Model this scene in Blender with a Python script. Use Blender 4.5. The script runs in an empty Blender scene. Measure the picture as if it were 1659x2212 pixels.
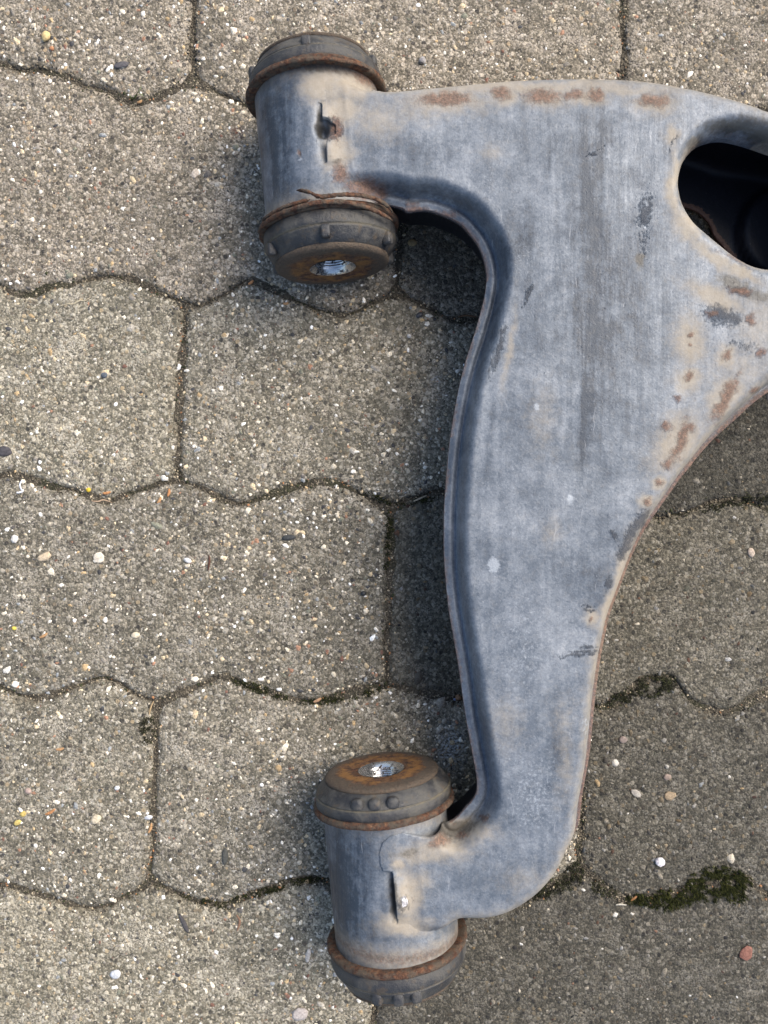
import bpy, bmesh, math, random
import numpy as np
from mathutils import Vector

R = math.radians
MM = 0.001
rng = np.random.default_rng(11)
random.seed(5)
scene = bpy.context.scene

# ------------------------------------------------------------------ camera
CAM_H = 410.0                      # mm above the paving
cam_d = bpy.data.cameras.new('camera')
cam = bpy.data.objects.new('camera', cam_d)
scene.collection.objects.link(cam)
cam.location = (0, 0, CAM_H * MM)
cam.rotation_euler = (0, 0, 0)     # straight down, +Y up in the picture
cam_d.sensor_fit = 'HORIZONTAL'
cam_d.sensor_width = 36.0
cam_d.lens = 36.0 * 1662.0 / 1659.0
cam_d.clip_start = 0.01
cam_d.clip_end = 50.0
scene.camera = cam
scene.render.resolution_x = 768
scene.render.resolution_y = 1024

# ------------------------------------------------------------------ light
SUN_EL, SUN_AZ = 46.0, 56.0        # azimuth measured from +Y towards +X
world = bpy.data.worlds.new("World")
scene.world = world
world.use_nodes = True
wt = world.node_tree
wt.nodes.clear()
sky = wt.nodes.new('ShaderNodeTexSky')
sky.sky_type = 'NISHITA'
sky.sun_disc = False
sky.sun_elevation = R(SUN_EL)
sky.sun_rotation = R(SUN_AZ)
sky.air_density = 1.0
sky.dust_density = 2.5
bg = wt.nodes.new('ShaderNodeBackground')
bg.inputs['Strength'].default_value = 0.075
wo = wt.nodes.new('ShaderNodeOutputWorld')
wt.links.new(sky.outputs[0], bg.inputs[0])
wt.links.new(bg.outputs[0], wo.inputs[0])

sun_d = bpy.data.lights.new('sun', 'SUN')
sun_d.energy = 1.5
sun_d.angle = R(50)
sun_d.color = (1.0, 0.915, 0.80)
sun = bpy.data.objects.new('sun', sun_d)
scene.collection.objects.link(sun)
sd = Vector((math.cos(R(SUN_EL)) * math.sin(R(SUN_AZ)), math.cos(R(SUN_EL)) * math.cos(R(SUN_AZ)), math.sin(R(SUN_EL))))
sun.rotation_euler = sd.to_track_quat('Z', 'Y').to_euler()
sun.location = sd * 2

scene.view_settings.view_transform = 'Standard'
scene.view_settings.look = 'None'
scene.view_settings.exposure = 1.74
scene.view_settings.gamma = 1.0
scene.view_settings.use_curve_mapping = False

# ------------------------------------------------------------------ helpers
FPX, CX, CY = 1662.0, 829.5, 1106.0


def at(px, py, z=0.0):
    """point (mm) at height z seen at photo position px,py of a 1659 wide copy"""
    s = FPX / (CAM_H - z)
    return ((px - CX) / s, (CY - py) / s)


def to_px(x, y, z):
    s = FPX / (CAM_H - z)
    return CX + x * s, CY - y * s


def _h(ix, iy, seed):
    n = (ix.astype(np.int64) * 374761393 + iy.astype(np.int64) * 668265263 + seed * 974711) & 0x7fffffff
    n = ((n ^ (n >> 13)) * 1274126177) & 0x7fffffff
    n = (n ^ (n >> 16)) & 0xffff
    return n / 65535.0


def vnoise(x, y, seed=0):
    x = np.asarray(x, float); y = np.asarray(y, float)
    ix = np.floor(x).astype(int); iy = np.floor(y).astype(int)
    fx = x - ix; fy = y - iy
    fx = fx * fx * (3 - 2 * fx); fy = fy * fy * (3 - 2 * fy)
    a = _h(ix, iy, seed); b = _h(ix + 1, iy, seed); c = _h(ix, iy + 1, seed); d = _h(ix + 1, iy + 1, seed)
    return (a * (1 - fx) + b * fx) * (1 - fy) + (c * (1 - fx) + d * fx) * fy


def fbm(x, y, seed=0, oct=4):
    s = 0; a = 1; t = 0
    for i in range(oct):
        s = s + a * vnoise(x * 2 ** i + i * 17.3, y * 2 ** i - i * 9.1, seed + i); t += a; a *= 0.5
    return s / t          # 0..1


def catmull(pts, n=8, closed=False):
    P = np.array(pts, float)
    m = len(P)
    out = []
    rngi = range(m) if closed else range(m - 1)
    for i in rngi:
        if closed:
            p0, p1, p2, p3 = P[(i - 1) % m], P[i], P[(i + 1) % m], P[(i + 2) % m]
        else:
            p0, p1, p2, p3 = P[max(i - 1, 0)], P[i], P[i + 1], P[min(i + 2, m - 1)]
        for k in range(n):
            t = k / n
            out.append(0.5 * ((2 * p1) + (-p0 + p2) * t + (2 * p0 - 5 * p1 + 4 * p2 - p3) * t * t + (-p0 + 3 * p1 - 3 * p2 + p3) * t ** 3))
    if not closed:
        out.append(P[-1])
    return np.array(out)


def seg_dist(x, y, P, closed=False):
    """distance from points to a polyline, with the nearest point"""
    A = P; B = np.roll(P, -1, 0)
    if not closed:
        A = A[:-1]; B = B[:-1]
    best = np.full(x.shape, 1e18); bx = np.zeros_like(best); by = np.zeros_like(best)
    for a, b in zip(A, B):
        dx, dy = b - a
        L = dx * dx + dy * dy + 1e-12
        t = np.clip(((x - a[0]) * dx + (y - a[1]) * dy) / L, 0, 1)
        qx = a[0] + t * dx; qy = a[1] + t * dy
        d = (x - qx) ** 2 + (y - qy) ** 2
        m = d < best
        best = np.where(m, d, best); bx = np.where(m, qx, bx); by = np.where(m, qy, by)
    return np.sqrt(best), bx, by


def inside(x, y, P):
    c = np.zeros(x.shape, bool)
    A = P; B = np.roll(P, -1, 0)
    for a, b in zip(A, B):
        if a[1] == b[1]:
            continue
        cond = ((a[1] > y) != (b[1] > y)) & (x < (b[0] - a[0]) * (y - a[1]) / (b[1] - a[1]) + a[0])
        c ^= cond
    return c


def world_loc(o):
    v = Vector((0, 0, 0))
    while o is not None:
        v += o.location; o = o.parent
    return v


def link(o, parent=None, wloc=None):
    scene.collection.objects.link(o)
    if wloc is None:
        wloc = Vector((0, 0, 0))
    if parent is not None:
        o.parent = parent
        o.location = Vector(wloc) - world_loc(parent)
    else:
        o.location = wloc
    return o


def build(name, V, F, mat, parent=None, smooth=True, attrs=None, base_origin=False, cols=None):
    """V in world mm; origin goes to the middle of the piece (or the middle of its base)"""
    V = np.asarray(V, float)
    lo, hi = V.min(0), V.max(0)
    c = (lo + hi) / 2
    if base_origin:
        c[2] = lo[2]
    me = bpy.data.meshes.new(name)
    if isinstance(F, np.ndarray) and F.ndim == 2:
        nf, k = F.shape
        me.vertices.add(len(V)); me.vertices.foreach_set('co', ((V - c) * MM).ravel())
        me.loops.add(nf * k); me.loops.foreach_set('vertex_index', F.ravel().astype(np.int32))
        me.polygons.add(nf)
        me.polygons.foreach_set('loop_start', np.arange(0, nf * k, k, dtype=np.int32))
        me.update(calc_edges=True)
        me.validate()
    else:
        me.from_pydata(((V - c) * MM).tolist(), [], [list(map(int, f)) for f in F])
    if smooth:
        me.polygons.foreach_set('use_smooth', np.ones(len(me.polygons), bool))
    for k, a in (attrs or {}).items():
        at_ = me.attributes.new(k, 'FLOAT', 'POINT'); at_.data.foreach_set('value', np.asarray(a, np.float32))
    if cols is not None:
        ca = me.color_attributes.new('tone', 'FLOAT_COLOR', 'POINT')
        ca.data.foreach_set('color', np.asarray(cols, np.float32).ravel())
    me.materials.append(mat)
    me.update()
    o = bpy.data.objects.new(name, me)
    return link(o, parent, Vector(c * MM))


def tag(o, label=None, cat=None, group=None, kind=None):
    if label: o['label'] = label
    if cat: o['category'] = cat
    if group: o['group'] = group
    if kind: o['kind'] = kind
    return o


def grid_faces(nu, nv, wrap_u=False):
    iu = np.arange(nu if wrap_u else nu - 1); iv = np.arange(nv - 1)
    I, J = np.meshgrid(iu, iv, indexing='ij')
    I2 = (I + 1) % nu
    f = np.stack([I * nv + J, I2 * nv + J, I2 * nv + J + 1, I * nv + J + 1], -1)
    return f.reshape(-1, 4)


# ------------------------------------------------------------------ materials
class NT:
    def __init__(s, name):
        s.m = bpy.data.materials.new(name); s.m.use_nodes = True
        s.t = s.m.node_tree; s.t.nodes.clear()
        s.out = s.t.nodes.new('ShaderNodeOutputMaterial')
        s.b = s.t.nodes.new('ShaderNodeBsdfPrincipled')
        s.t.links.new(s.b.outputs[0], s.out.inputs[0])
        g = s.t.nodes.new('ShaderNodeNewGeometry')
        v = s.t.nodes.new('ShaderNodeVectorMath'); v.operation = 'SCALE'; v.inputs['Scale'].default_value = 1000.0
        s.t.links.new(g.outputs['Position'], v.inputs[0])
        s.pos = v.outputs[0]; s.geo = g

    def L(s, a, b): s.t.links.new(a, b)

    def set(s, inp, v):
        if hasattr(v, 'is_output') or isinstance(v, bpy.types.NodeSocket):
            s.L(v, inp)
        else:
            if isinstance(v, (tuple, list)) and len(v) == 3 and len(inp.default_value) == 4:
                v = (*v, 1)
            inp.default_value = v

    def vscale(s, v, sc):
        n = s.t.nodes.new('ShaderNodeVectorMath'); n.operation = 'MULTIPLY'; s.L(v, n.inputs[0]); n.inputs[1].default_value = sc
        return n.outputs[0]

    def vadd(s, a, b):
        n = s.t.nodes.new('ShaderNodeVectorMath'); n.operation = 'ADD'; s.set(n.inputs[0], a); s.set(n.inputs[1], b)
        return n.outputs[0]

    def noise(s, scale, detail=3, rough=0.55, vec=None, dist=0.0, col=False):
        n = s.t.nodes.new('ShaderNodeTexNoise'); s.L(vec or s.pos, n.inputs['Vector'])
        n.inputs['Scale'].default_value = scale; n.inputs['Detail'].default_value = detail
        n.inputs['Roughness'].default_value = rough; n.inputs['Distortion'].default_value = dist
        return n.outputs['Color'] if col else n.outputs[0]

    def voro(s, scale, vec=None, feature='F1', rand=1.0):
        n = s.t.nodes.new('ShaderNodeTexVoronoi'); s.L(vec or s.pos, n.inputs['Vector']); n.feature = feature
        n.inputs['Scale'].default_value = scale; n.inputs['Randomness'].default_value = rand
        return n

    def math(s, op, a, b=None, c=None, clamp=False):
        n = s.t.nodes.new('ShaderNodeMath'); n.operation = op; n.use_clamp = clamp
        for i, v in enumerate((a, b, c)):
            if v is not None: s.set(n.inputs[i], v)
        return n.outputs[0]

    def ss(s, v, lo, hi, a=0.0, b=1.0):
        n = s.t.nodes.new('ShaderNodeMapRange'); n.interpolation_type = 'SMOOTHSTEP'
        s.set(n.inputs[0], v); s.set(n.inputs[1], lo); s.set(n.inputs[2], hi); s.set(n.inputs[3], a); s.set(n.inputs[4], b)
        return n.outputs[0]

    def ramp(s, v, stops, const=False):
        n = s.t.nodes.new('ShaderNodeValToRGB'); cr = n.color_ramp
        cr.interpolation = 'CONSTANT' if const else 'LINEAR'
        while len(cr.elements) < len(stops): cr.elements.new(1.0)
        for e, (p, c) in zip(cr.elements, stops):
            e.position = p; e.color = (*c, 1)
        s.L(v, n.inputs[0]); return n.outputs[0]

    def mix(s, f, a, b, mode='MIX'):
        n = s.t.nodes.new('ShaderNodeMix'); n.data_type = 'RGBA'; n.blend_type = mode
        s.set(n.inputs[0], f); s.set(n.inputs[6], a); s.set(n.inputs[7], b)
        return n.outputs[2]

    def sep(s, c):
        n = s.t.nodes.new('ShaderNodeSeparateColor'); s.L(c, n.inputs[0]); return n.outputs

    def attr(s, name, typ='GEOMETRY', what=2):
        n = s.t.nodes.new('ShaderNodeAttribute'); n.attribute_type = typ; n.attribute_name = name
        return n.outputs[what]

    def bump(s, h, strength, dist):
        n = s.t.nodes.new('ShaderNodeBump'); n.inputs['Strength'].default_value = strength
        n.inputs['Distance'].default_value = dist; s.L(h, n.inputs['Height'])
        if getattr(s, 'nb', None) is not None: s.L(s.nb, n.inputs['Normal'])
        s.nb = n.outputs[0]; s.L(s.nb, s.b.inputs['Normal'])

    def fin(s, col=None, rough=None, metal=None, spec=None):
        if col is not None: s.set(s.b.inputs['Base Color'], col)
        if rough is not None: s.set(s.b.inputs['Roughness'], rough)
        if metal is not None: s.set(s.b.inputs['Metallic'], metal)
        if spec is not None: s.set(s.b.inputs['Specular IOR Level'], spec)
        return s.m


GRAINS = [(0.0, (.026, .024, .021)), (.12, (.068, .062, .049)), (.27, (.118, .107, .080)), (.45, (.170, .153, .114)),
          (.60, (.235, .210, .158)), (.71, (.345, .305, .235)), (.80, (.52, .46, .36)), (.88, (.69, .62, .49)), (.95, (.82, .76, .65))]


def mat_concrete():
    n = NT('concrete')
    warp = n.vscale(n.noise(0.9, 2, col=True), (.5, .5, .5))
    p = n.vadd(n.pos, warp)
    v1 = n.voro(0.64, p); c1 = n.sep(v1.outputs['Color'])
    fine = n.voro(1.35, p); cf = n.sep(fine.outputs['Color'])
    g1 = n.ramp(c1[0], GRAINS, True)
    gf = n.ramp(cf[0], GRAINS, True)
    grain = n.mix(.5, g1, gf)
    matrix = n.mix(n.ss(n.noise(.14, 5, .65), .3, .7), (.095, .085, .062), (.275, .250, .190)) if True else n.mix(n.noise(.35, 4), (.120, .109, .081), (.225, .203, .153))
    col = n.mix(n.ss(n.noise(.25, 3), .3, .7, .55, .85), matrix, grain)
    # larger chips
    v2 = n.voro(.36, p); c2 = n.sep(v2.outputs['Color'])
    m2 = n.math('MULTIPLY', n.ss(c2[0], .66, .68), n.ss(v2.outputs['Distance'], .46, .36))
    chip = n.ramp(c2[1], [(0, (.035, .033, .032)), (.2, (.09, .075, .06)), (.38, (.20, .16, .11)), (.55, (.30, .27, .22)), (.72, (.42, .33, .21)), (.86, (.58, .52, .42))], True)
    col = n.mix(n.math('MULTIPLY', m2, .8), col, chip)
    # worn pale patches and dark dirty ones
    pale = n.ss(n.noise(.05, 5, .68), .47, .66)
    sp = n.math('MULTIPLY', pale, n.ss(n.noise(1.1, 3), .45, .62))
    col = n.mix(n.math('MULTIPLY', sp, .68), col, (.58, .53, .45))
    dirt = n.ss(n.noise(.03, 3, .55, vec=n.vadd(n.pos, (311., 70., 9.))), .5, .75)
    col = n.mix(n.math('MULTIPLY', dirt, .38), col, (.085, .080, .062))
    # per-paver wash, then shade painted into the right-hand pavers
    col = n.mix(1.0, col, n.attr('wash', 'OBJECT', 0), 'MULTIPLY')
    tint_shade = n.attr('tint_shade', 'OBJECT')
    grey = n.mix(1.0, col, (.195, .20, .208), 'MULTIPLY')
    col = n.mix(tint_shade, col, grey)
    # soil worked into the edges (geometry attribute: distance from the edge of the stone)
    ed = n.attr('edge')
    e2 = n.math('ADD', ed, n.math('MULTIPLY', n.math('SUBTRACT', n.math('ADD', n.math('MULTIPLY', n.noise(.22, 4), .5), n.math('MULTIPLY', n.noise(.035, 2), .5)), .5), 15.0))
    soil = n.mix(n.noise(.5, 3), (.062, .056, .043), (.125, .110, .083))
    col = n.mix(n.ss(e2, 3.0, -2.6, 0, .66), col, soil)
    # lime bloom and a rust stain
    stain = n.attr('bloom')
    col = n.mix(n.math('MULTIPLY', stain, n.ss(n.noise(.8, 4), .42, .66), clamp=True), col, (.58, .62, .66))
    rst = n.attr('redstain')
    col = n.mix(n.math('MULTIPLY', rst, n.ss(n.noise(.7, 4), .35, .6), clamp=True), col, (.11, .035, .022))
    h = n.math('ADD', n.math('MULTIPLY', v1.outputs['Distance'], -.9), n.math('MULTIPLY', n.noise(2.2, 3), 1.0))
    h = n.math('ADD', h, n.math('MULTIPLY', m2, .5))
    n.bump(h, .9, .0009)
    return n.fin(col, n.ss(n.noise(1.4, 2), .3, .7, .68, .95), 0, .35)


def mat_soil():
    n = NT('joint_soil')
    v = n.voro(1.3); c = n.sep(v.outputs['Color'])
    g = n.ramp(c[0], [(0, (.026, .023, .018)), (.25, (.06, .052, .038)), (.5, (.10, .086, .063)), (.8, (.17, .145, .105)), (.93, (.42, .36, .26))], True)
    base = n.mix(n.noise(.3, 3), (.045, .038, .028), (.115, .097, .072))
    col = n.mix(.55, base, g)
    green = n.ss(n.noise(.035, 3), .50, .62)
    col = n.mix(n.math('MULTIPLY', green, .5), col, (.024, .030, .012))
    n.bump(n.math('ADD', v.outputs['Distance'], n.noise(1.5, 3)), .8, .0010)
    return n.fin(col, .95, 0, .2)


def mat_vcol(name, rough=.8, spec=.3, vary=.35):
    n = NT(name)
    c = n.attr('tone', 'GEOMETRY', 0)
    f = n.ss(n.noise(1.3, 4), .3, .7, 1 - vary, 1 + vary)
    col = n.mix(1.0, c, f, 'MULTIPLY')
    n.bump(n.noise(2.5, 3), .5, .0004)
    return n.fin(col, rough, 0, spec)


def rust_cols(n, s=1.0):
    a = n.noise(.55 * s, 5, .65)
    return n.ramp(a, [(.25, (.022, .013, .010)), (.42, (.055, .026, .017)), (.52, (.105, .048, .027)), (.62, (.165, .080, .042)), (.76, (.23, .145, .092))])


def mat_steel():
    """blue-grey phosphated steel sheet: streaks, tan bloom, rust"""
    n = NT('weathered_steel')
    st1 = n.noise(1.0, 4, .6, vec=n.vscale(n.pos, (.30, .022, .1)))
    st2 = n.noise(1.0, 3, .6, vec=n.vscale(n.pos, (1.1, .06, .4)))
    blot = n.noise(.045, 4, .6)
    blot2 = n.noise(.17, 6, .68, vec=n.vadd(n.pos, (90., 20., 3.)))
    spk = n.noise(.75, 4, .7, vec=n.vscale(n.pos, (1, .7, 1)))
    f = n.math('ADD', n.math('MULTIPLY', st1, .34), n.math('MULTIPLY', st2, .08))
    f = n.math('ADD', f, n.math('MULTIPLY', blot2, .70))
    f = n.math('ADD', f, n.math('MULTIPLY', spk, .22))
    f = n.math('ADD', f, n.math('MULTIPLY', blot, .90))
    sv = n.voro(1.15, n.vadd(n.pos, n.vscale(n.noise(1.5, 2, col=True), (.8, .8, .8))))
    f = n.math('ADD', f, n.math('MULTIPLY', n.math('SUBTRACT', n.sep(sv.outputs['Color'])[0], .5), .17))
    f = n.math('SUBTRACT', f, .63)
    sk = n.math('MULTIPLY', n.attr('streak_shade'), n.ss(n.math('ADD', st1, n.math('MULTIPLY', blot2, .6)), .62, 1.0, 1.35, .55))
    f = n.math('SUBTRACT', f, n.math('MULTIPLY', sk, .60))
    col = n.ramp(f, [(-.0, (.030, .040, .055)), (.16, (.056, .070, .090)), (.34, (.081, .099, .123)), (.56, (.138, .158, .184)), (.90, (.255, .274, .296))])
    # pale mineral flecks and dark pin holes
    fl = n.ss(n.noise(1.5, 4, .7, vec=n.vscale(n.pos, (1, .6, 1))), .60, .74)
    col = n.mix(n.math('MULTIPLY', fl, .42), col, (.34, .345, .35))
    dk = n.ss(n.noise(1.25, 4, .7, vec=n.vadd(n.pos, (40., 11., 5.))), .62, .72)
    col = n.mix(n.math('MULTIPLY', dk, .42), col, (.05, .06, .08))
    # fine scratches at several angles
    for k, (ang, thr) in enumerate(((.75, .74), (-1.05, .745))):
        mp = n.t.nodes.new('ShaderNodeMapping'); mp.inputs['Rotation'].default_value = (0, 0, ang)
        mp.inputs['Scale'].default_value = (.9, .05, .05); mp.inputs['Location'].default_value = (k * 13, k * 7, 0)
        n.L(n.vadd(n.pos, n.vscale(n.noise(.08, 2, col=True), (6., 6., 0.))), mp.inputs[0])
        sc = n.ss(n.noise(1.0, 2, .5, vec=mp.outputs[0]), thr, thr + .02)
        col = n.mix(n.math('MULTIPLY', sc, .3), col, (.36, .37, .39))
    # tan bloom
    tan = n.attr('tan')
    tf = n.ss(n.math('ADD', tan, n.math('MULTIPLY', n.math('SUBTRACT', n.noise(.28, 6, .7), .5), .9)), -.05, .95)
    tcol = n.mix(n.noise(.4, 4), (.28, .222, .145), (.38, .335, .265))
    col = n.mix(n.math('MULTIPLY', tf, .74), col, tcol)
    # dirt in folds and beside slots, plus shade painted on hole and bend walls
    gr = n.attr('grime_shade')
    gf = n.ss(n.math('ADD', gr, n.math('MULTIPLY', n.math('SUBTRACT', n.noise(.45, 5, .65), .5), .9)), .25, .85)
    col = n.mix(n.math('MULTIPLY', gf, .85), col, n.mix(n.noise(.3, 3), (.040, .037, .032), (.075, .066, .050)))
    # scraped dark marks
    dm = n.attr('scuff')
    df = n.ss(n.math('ADD', dm, n.math('MULTIPLY', n.math('SUBTRACT', n.noise(.9, 5, .7, vec=n.vscale(n.pos, (1, .6, 1))), .5), 2.2)), .25, .90)
    col = n.mix(n.math('MULTIPLY', df, .72), col, (.035, .038, .047))
    wm = n.attr('chalk')
    wf = n.ss(n.math('ADD', wm, n.math('MULTIPLY', n.math('SUBTRACT', n.noise(.7, 5, .7), .5), 1.8)), .40, .85)
    col = n.mix(n.math('MULTIPLY', wf, .6), col, (.36, .39, .42))
    # rust
    ru = n.attr('rust')
    rf = n.ss(n.math('ADD', ru, n.math('MULTIPLY', n.math('SUBTRACT', n.noise(.55, 6, .75), .5), 1.25)), .18, .95)
    rc = n.ramp(n.noise(.6, 5, .7), [(.25, (.045, .028, .021)), (.42, (.098, .054, .037)), (.54, (.170, .094, .060)), (.66, (.26, .150, .098)), (.78, (.37, .26, .19))])
    pink = n.ss(n.noise(1.2, 4, .7), .54, .66)
    rc = n.mix(n.math('MULTIPLY', pink, .6), rc, (.28, .125, .085))
    col = n.mix(n.math('MULTIPLY', rf, .80), col, rc)
    h = n.math('ADD', n.noise(1.2, 4, .6), n.math('MULTIPLY', n.noise(.12, 3), 2.5))
    n.bump(h, .22, .0006)
    n.bump(n.math('MULTIPLY', n.math('ADD', rf, df), n.noise(1.5, 5, .75)), .7, .0012)
    rough = n.math('ADD', n.ss(st2, .3, .7, .40, .56), n.math('MULTIPLY', n.math('MAXIMUM', rf, tf), .28))
    return n.fin(col, rough, n.math('MULTIPLY', n.math('SUBTRACT', 1.0, n.math('MAXIMUM', rf, tf)), .15), .5)


def mat_rust(name='rusty_steel', orange=.0, grey=.72):
    n = NT(name)
    c = rust_cols(n, .8)
    f = n.ss(n.noise(.22, 5, .65, vec=n.vadd(n.pos, (5., 8., 2.))), .40, .60)
    col = n.mix(n.math('MULTIPLY', f, grey), c, (.095, .082, .062))
    if orange:
        rad = n.attr('rad')
        wv = n.math('MULTIPLY', n.math('SUBTRACT', n.noise(.12, 4, .65), .5), 16.0)
        rd = n.math('ADD', rad, wv)
        col = n.mix(n.ss(rd, 19, 23.5, 0, .8), col, n.mix(n.noise(.7, 5, .7), (.035, .028, .022), (.15, .125, .095)))
        o = n.math('MULTIPLY', n.ss(n.noise(.16, 5, .65), .40, .62), n.ss(rd, 23, 18))
        col = n.mix(n.math('MULTIPLY', o, orange), col, n.mix(n.noise(.9, 4), (.20, .085, .024), (.40, .21, .065)))
    w = n.ss(n.noise(1.1, 4, .7), .63, .72)
    col = n.mix(n.math('MULTIPLY', w, .5), col, (.30, .26, .20))
    d = n.ss(n.noise(.8, 5, .7, vec=n.vadd(n.pos, (50., 3., 2.))), .60, .70)
    col = n.mix(n.math('MULTIPLY', d, .7), col, (.03, .022, .018))
    n.bump(n.noise(.9, 6, .7), .9, .0016)
    return n.fin(col, .85, 0, .3)


def mat_rubber():
    n = NT('dusty_rubber')
    dust = n.ss(n.noise(.11, 5, .65), .38, .68)
    col = n.mix(dust, (.024, .025, .028), (.078, .074, .066))
    sp = n.ss(n.noise(1.2, 4, .7), .62, .72)
    col = n.mix(n.math('MULTIPLY', sp, .5), col, (.16, .15, .135))
    br = n.ss(n.noise(.2, 4, .6, vec=n.vadd(n.pos, (33., 2., 8.))), .55, .68)
    col = n.mix(n.math('MULTIPLY', br, .45), col, (.095, .066, .037))
    col = n.mix(n.math('MULTIPLY', n.attr('seam'), n.ss(n.noise(.3, 3), .3, .6, .2, .7)), col, (.15, .13, .085))
    n.bump(n.noise(.8, 5, .65), .55, .0009)
    return n.fin(col, n.ss(dust, 0, 1, .48, .8), 0, .45)


def mat_bore():
    n = NT('bright_steel')
    d = n.ss(n.noise(.45, 4, .6), .54, .62)
    col = n.mix(d, (.50, .50, .50), (.03, .025, .022))
    n.bump(n.noise(1.2, 4), .3, .0004)
    return n.fin(col, n.ss(d, 0, 1, .22, .8), n.math('SUBTRACT', .9, n.math('MULTIPLY', d, .8)), .5)


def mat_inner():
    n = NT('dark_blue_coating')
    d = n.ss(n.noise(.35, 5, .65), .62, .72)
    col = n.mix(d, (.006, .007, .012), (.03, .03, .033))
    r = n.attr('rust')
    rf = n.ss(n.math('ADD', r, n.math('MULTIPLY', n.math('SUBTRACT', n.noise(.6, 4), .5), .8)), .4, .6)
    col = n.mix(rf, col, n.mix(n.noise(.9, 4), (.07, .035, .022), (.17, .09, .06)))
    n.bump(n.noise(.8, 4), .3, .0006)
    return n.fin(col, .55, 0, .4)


def mat_plain(name, a, b, rough=.8, scale=1.0, spec=.3, trans=0):
    n = NT(name)
    col = n.mix(n.ss(n.noise(scale, 5, .65), .35, .65), a, b)
    n.bump(n.noise(scale * 1.5, 4, .6), .5, .0005)
    if trans: n.b.inputs['Transmission Weight'].default_value = trans
    return n.fin(col, rough, 0, spec)


M_CON, M_SOIL, M_AGG = mat_concrete(), mat_soil(), mat_vcol('stone_chips')
M_STEEL, M_RUST, M_FACE = mat_steel(), mat_rust(), mat_rust('rusty_face', .75, .25)
M_RUB, M_BORE, M_IN = mat_rubber(), mat_bore(), mat_inner()
M_MOSS = mat_vcol('moss_tufts', .9, .2, .5)

# ------------------------------------------------------------------ pavement
# wave lines between the rows: (px, py) of their crests and troughs
PXMM = FPX / CAM_H
LINES_PX = {
    1: [(-380, 120), (-200, 172), (-60, 130), (45, 146), (95, 146), (165, 175), (220, 192), (300, 217), (380, 186), (420, 177), (475, 200), (590, 240), (727, 196), (890, 250), (1036, 210), (1190, 262), (1345, 225), (1500, 275), (1654, 238), (1820, 290), (1980, 255)],
    2: [(-380, 590), (-230, 632), (-80, 585), (42, 634), (110, 620), (235, 595), (300, 609), (390, 652), (450, 651), (540, 606), (645, 650), (740, 677), (861, 637), (1000, 690), (1160, 650), (1310, 700), (1470, 660), (1620, 712), (1780, 672), (1960, 720)],
    3: [(-380, 1068), (-240, 1022), (-90, 1066), (15, 1023), (75, 1042), (165, 1062), (228, 1082), (310, 1054), (385, 1038), (450, 1062), (515, 1087), (590, 1067), (690, 1039), (760, 1057), (840, 1092), (960, 1060), (1130, 1112), (1280, 1072), (1433, 1117), (1590, 1078), (1740, 1124), (1900, 1090)],
    4: [(-380, 1470), (-230, 1505), (-80, 1466), (50, 1507), (100, 1504), (165, 1484), (230, 1468), (310, 1512), (350, 1513), (425, 1484), (487, 1465), (560, 1494), (670, 1520), (740, 1504), (835, 1482), (1000, 1512), (1150, 1476), (1305, 1528), (1380, 1478), (1448, 1464), (1500, 1518), (1580, 1537), (1670, 1500), (1830, 1545), (1980, 1510)],
    5: [(-380, 1930), (-250, 1880), (-100, 1930), (0, 1915), (60, 1927), (145, 1956), (205, 1967), (270, 1940), (335, 1915), (400, 1942), (478, 1955), (560, 1930), (660, 1900), (760, 1926), (860, 1960), (960, 1925), (1100, 1962), (1250, 1888), (1330, 1935), (1380, 1946), (1480, 1925), (1590, 1898), (1700, 1945), (1850, 1905), (1980, 1940)],
}
JOINTS_PX = {      # px at the middle of the row, lean in px per row
    0: [(-500, 6), (421, 8), (1349, 4), (2270, 0)],
    1: [(-60, 8), (866, 14), (1790, 0)],
    2: [(-535, 8), (388, 12), (1312, 6), (2230, 0)],
    3: [(-85, 5), (838, 10), (1765, 0)],
    4: [(-590, 6), (330, 12), (1258, 6), (2180, 0)],
    5: [(-110, 6), (813, 18), (1740, 0)],
}
EXTX0, EXTX1 = -380, 1980
ROW_MM = 107.2
LINES = {}
for k, pts in LINES_PX.items():
    a = np.array(pts, float)
    LINES[k] = catmull(np.stack([(a[:, 0] - CX) / PXMM, (CY - a[:, 1]) / PXMM], 1), 8)


def line_y(k, x):
    if 1 <= k <= 5:
        c = LINES[k]; xx = np.asarray(x, float)
        y = np.interp(xx, c[:, 0], c[:, 1])
        per = 76.2
        left = c[0, 1] - 5.5 * (1 - np.cos((xx - c[0, 0]) * 2 * np.pi / per))
        right = c[-1, 1] - 5.5 * (1 - np.cos((xx - c[-1, 0]) * 2 * np.pi / per))
        y = np.where(xx < c[0, 0], left, np.where(xx > c[-1, 0], right, y))
        return y + (vnoise(xx / 7., np.full_like(xx, k * 3.1), 3) - .5) * 1.6
    if k < 1:
        return line_y(1 + ((k - 1) % 2), x) + (((1 + ((k - 1) % 2)) - k) * ROW_MM)
    b = 4 + (k % 2)
    return line_y(b, x) - (k - b) * ROW_MM


def row_joints(k):
    if k in JOINTS_PX:
        return [((p - CX) / PXMM, l / PXMM) for p, l in JOINTS_PX[k]]
    b = (k % 2) if k < 0 else 4 + (k % 2)
    return [((p - CX) / PXMM, l / PXMM) for p, l in JOINTS_PX[b]]


def joint_x(j, t, k, i):
    """x of a joint at t 0 (top of the row) .. 1 (bottom)"""
    return j[0] + j[1] * (.5 - t) + (vnoise(t * 6 + i * 3.3, np.full_like(t, k * 5.0), 8) - .5) * 2.0


ROWS = range(-1, 8)


def shaded_paver(k, xm):
    return k >= 1 and CX + xm * PXMM > 1000  # pavers that get the painted shade



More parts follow.
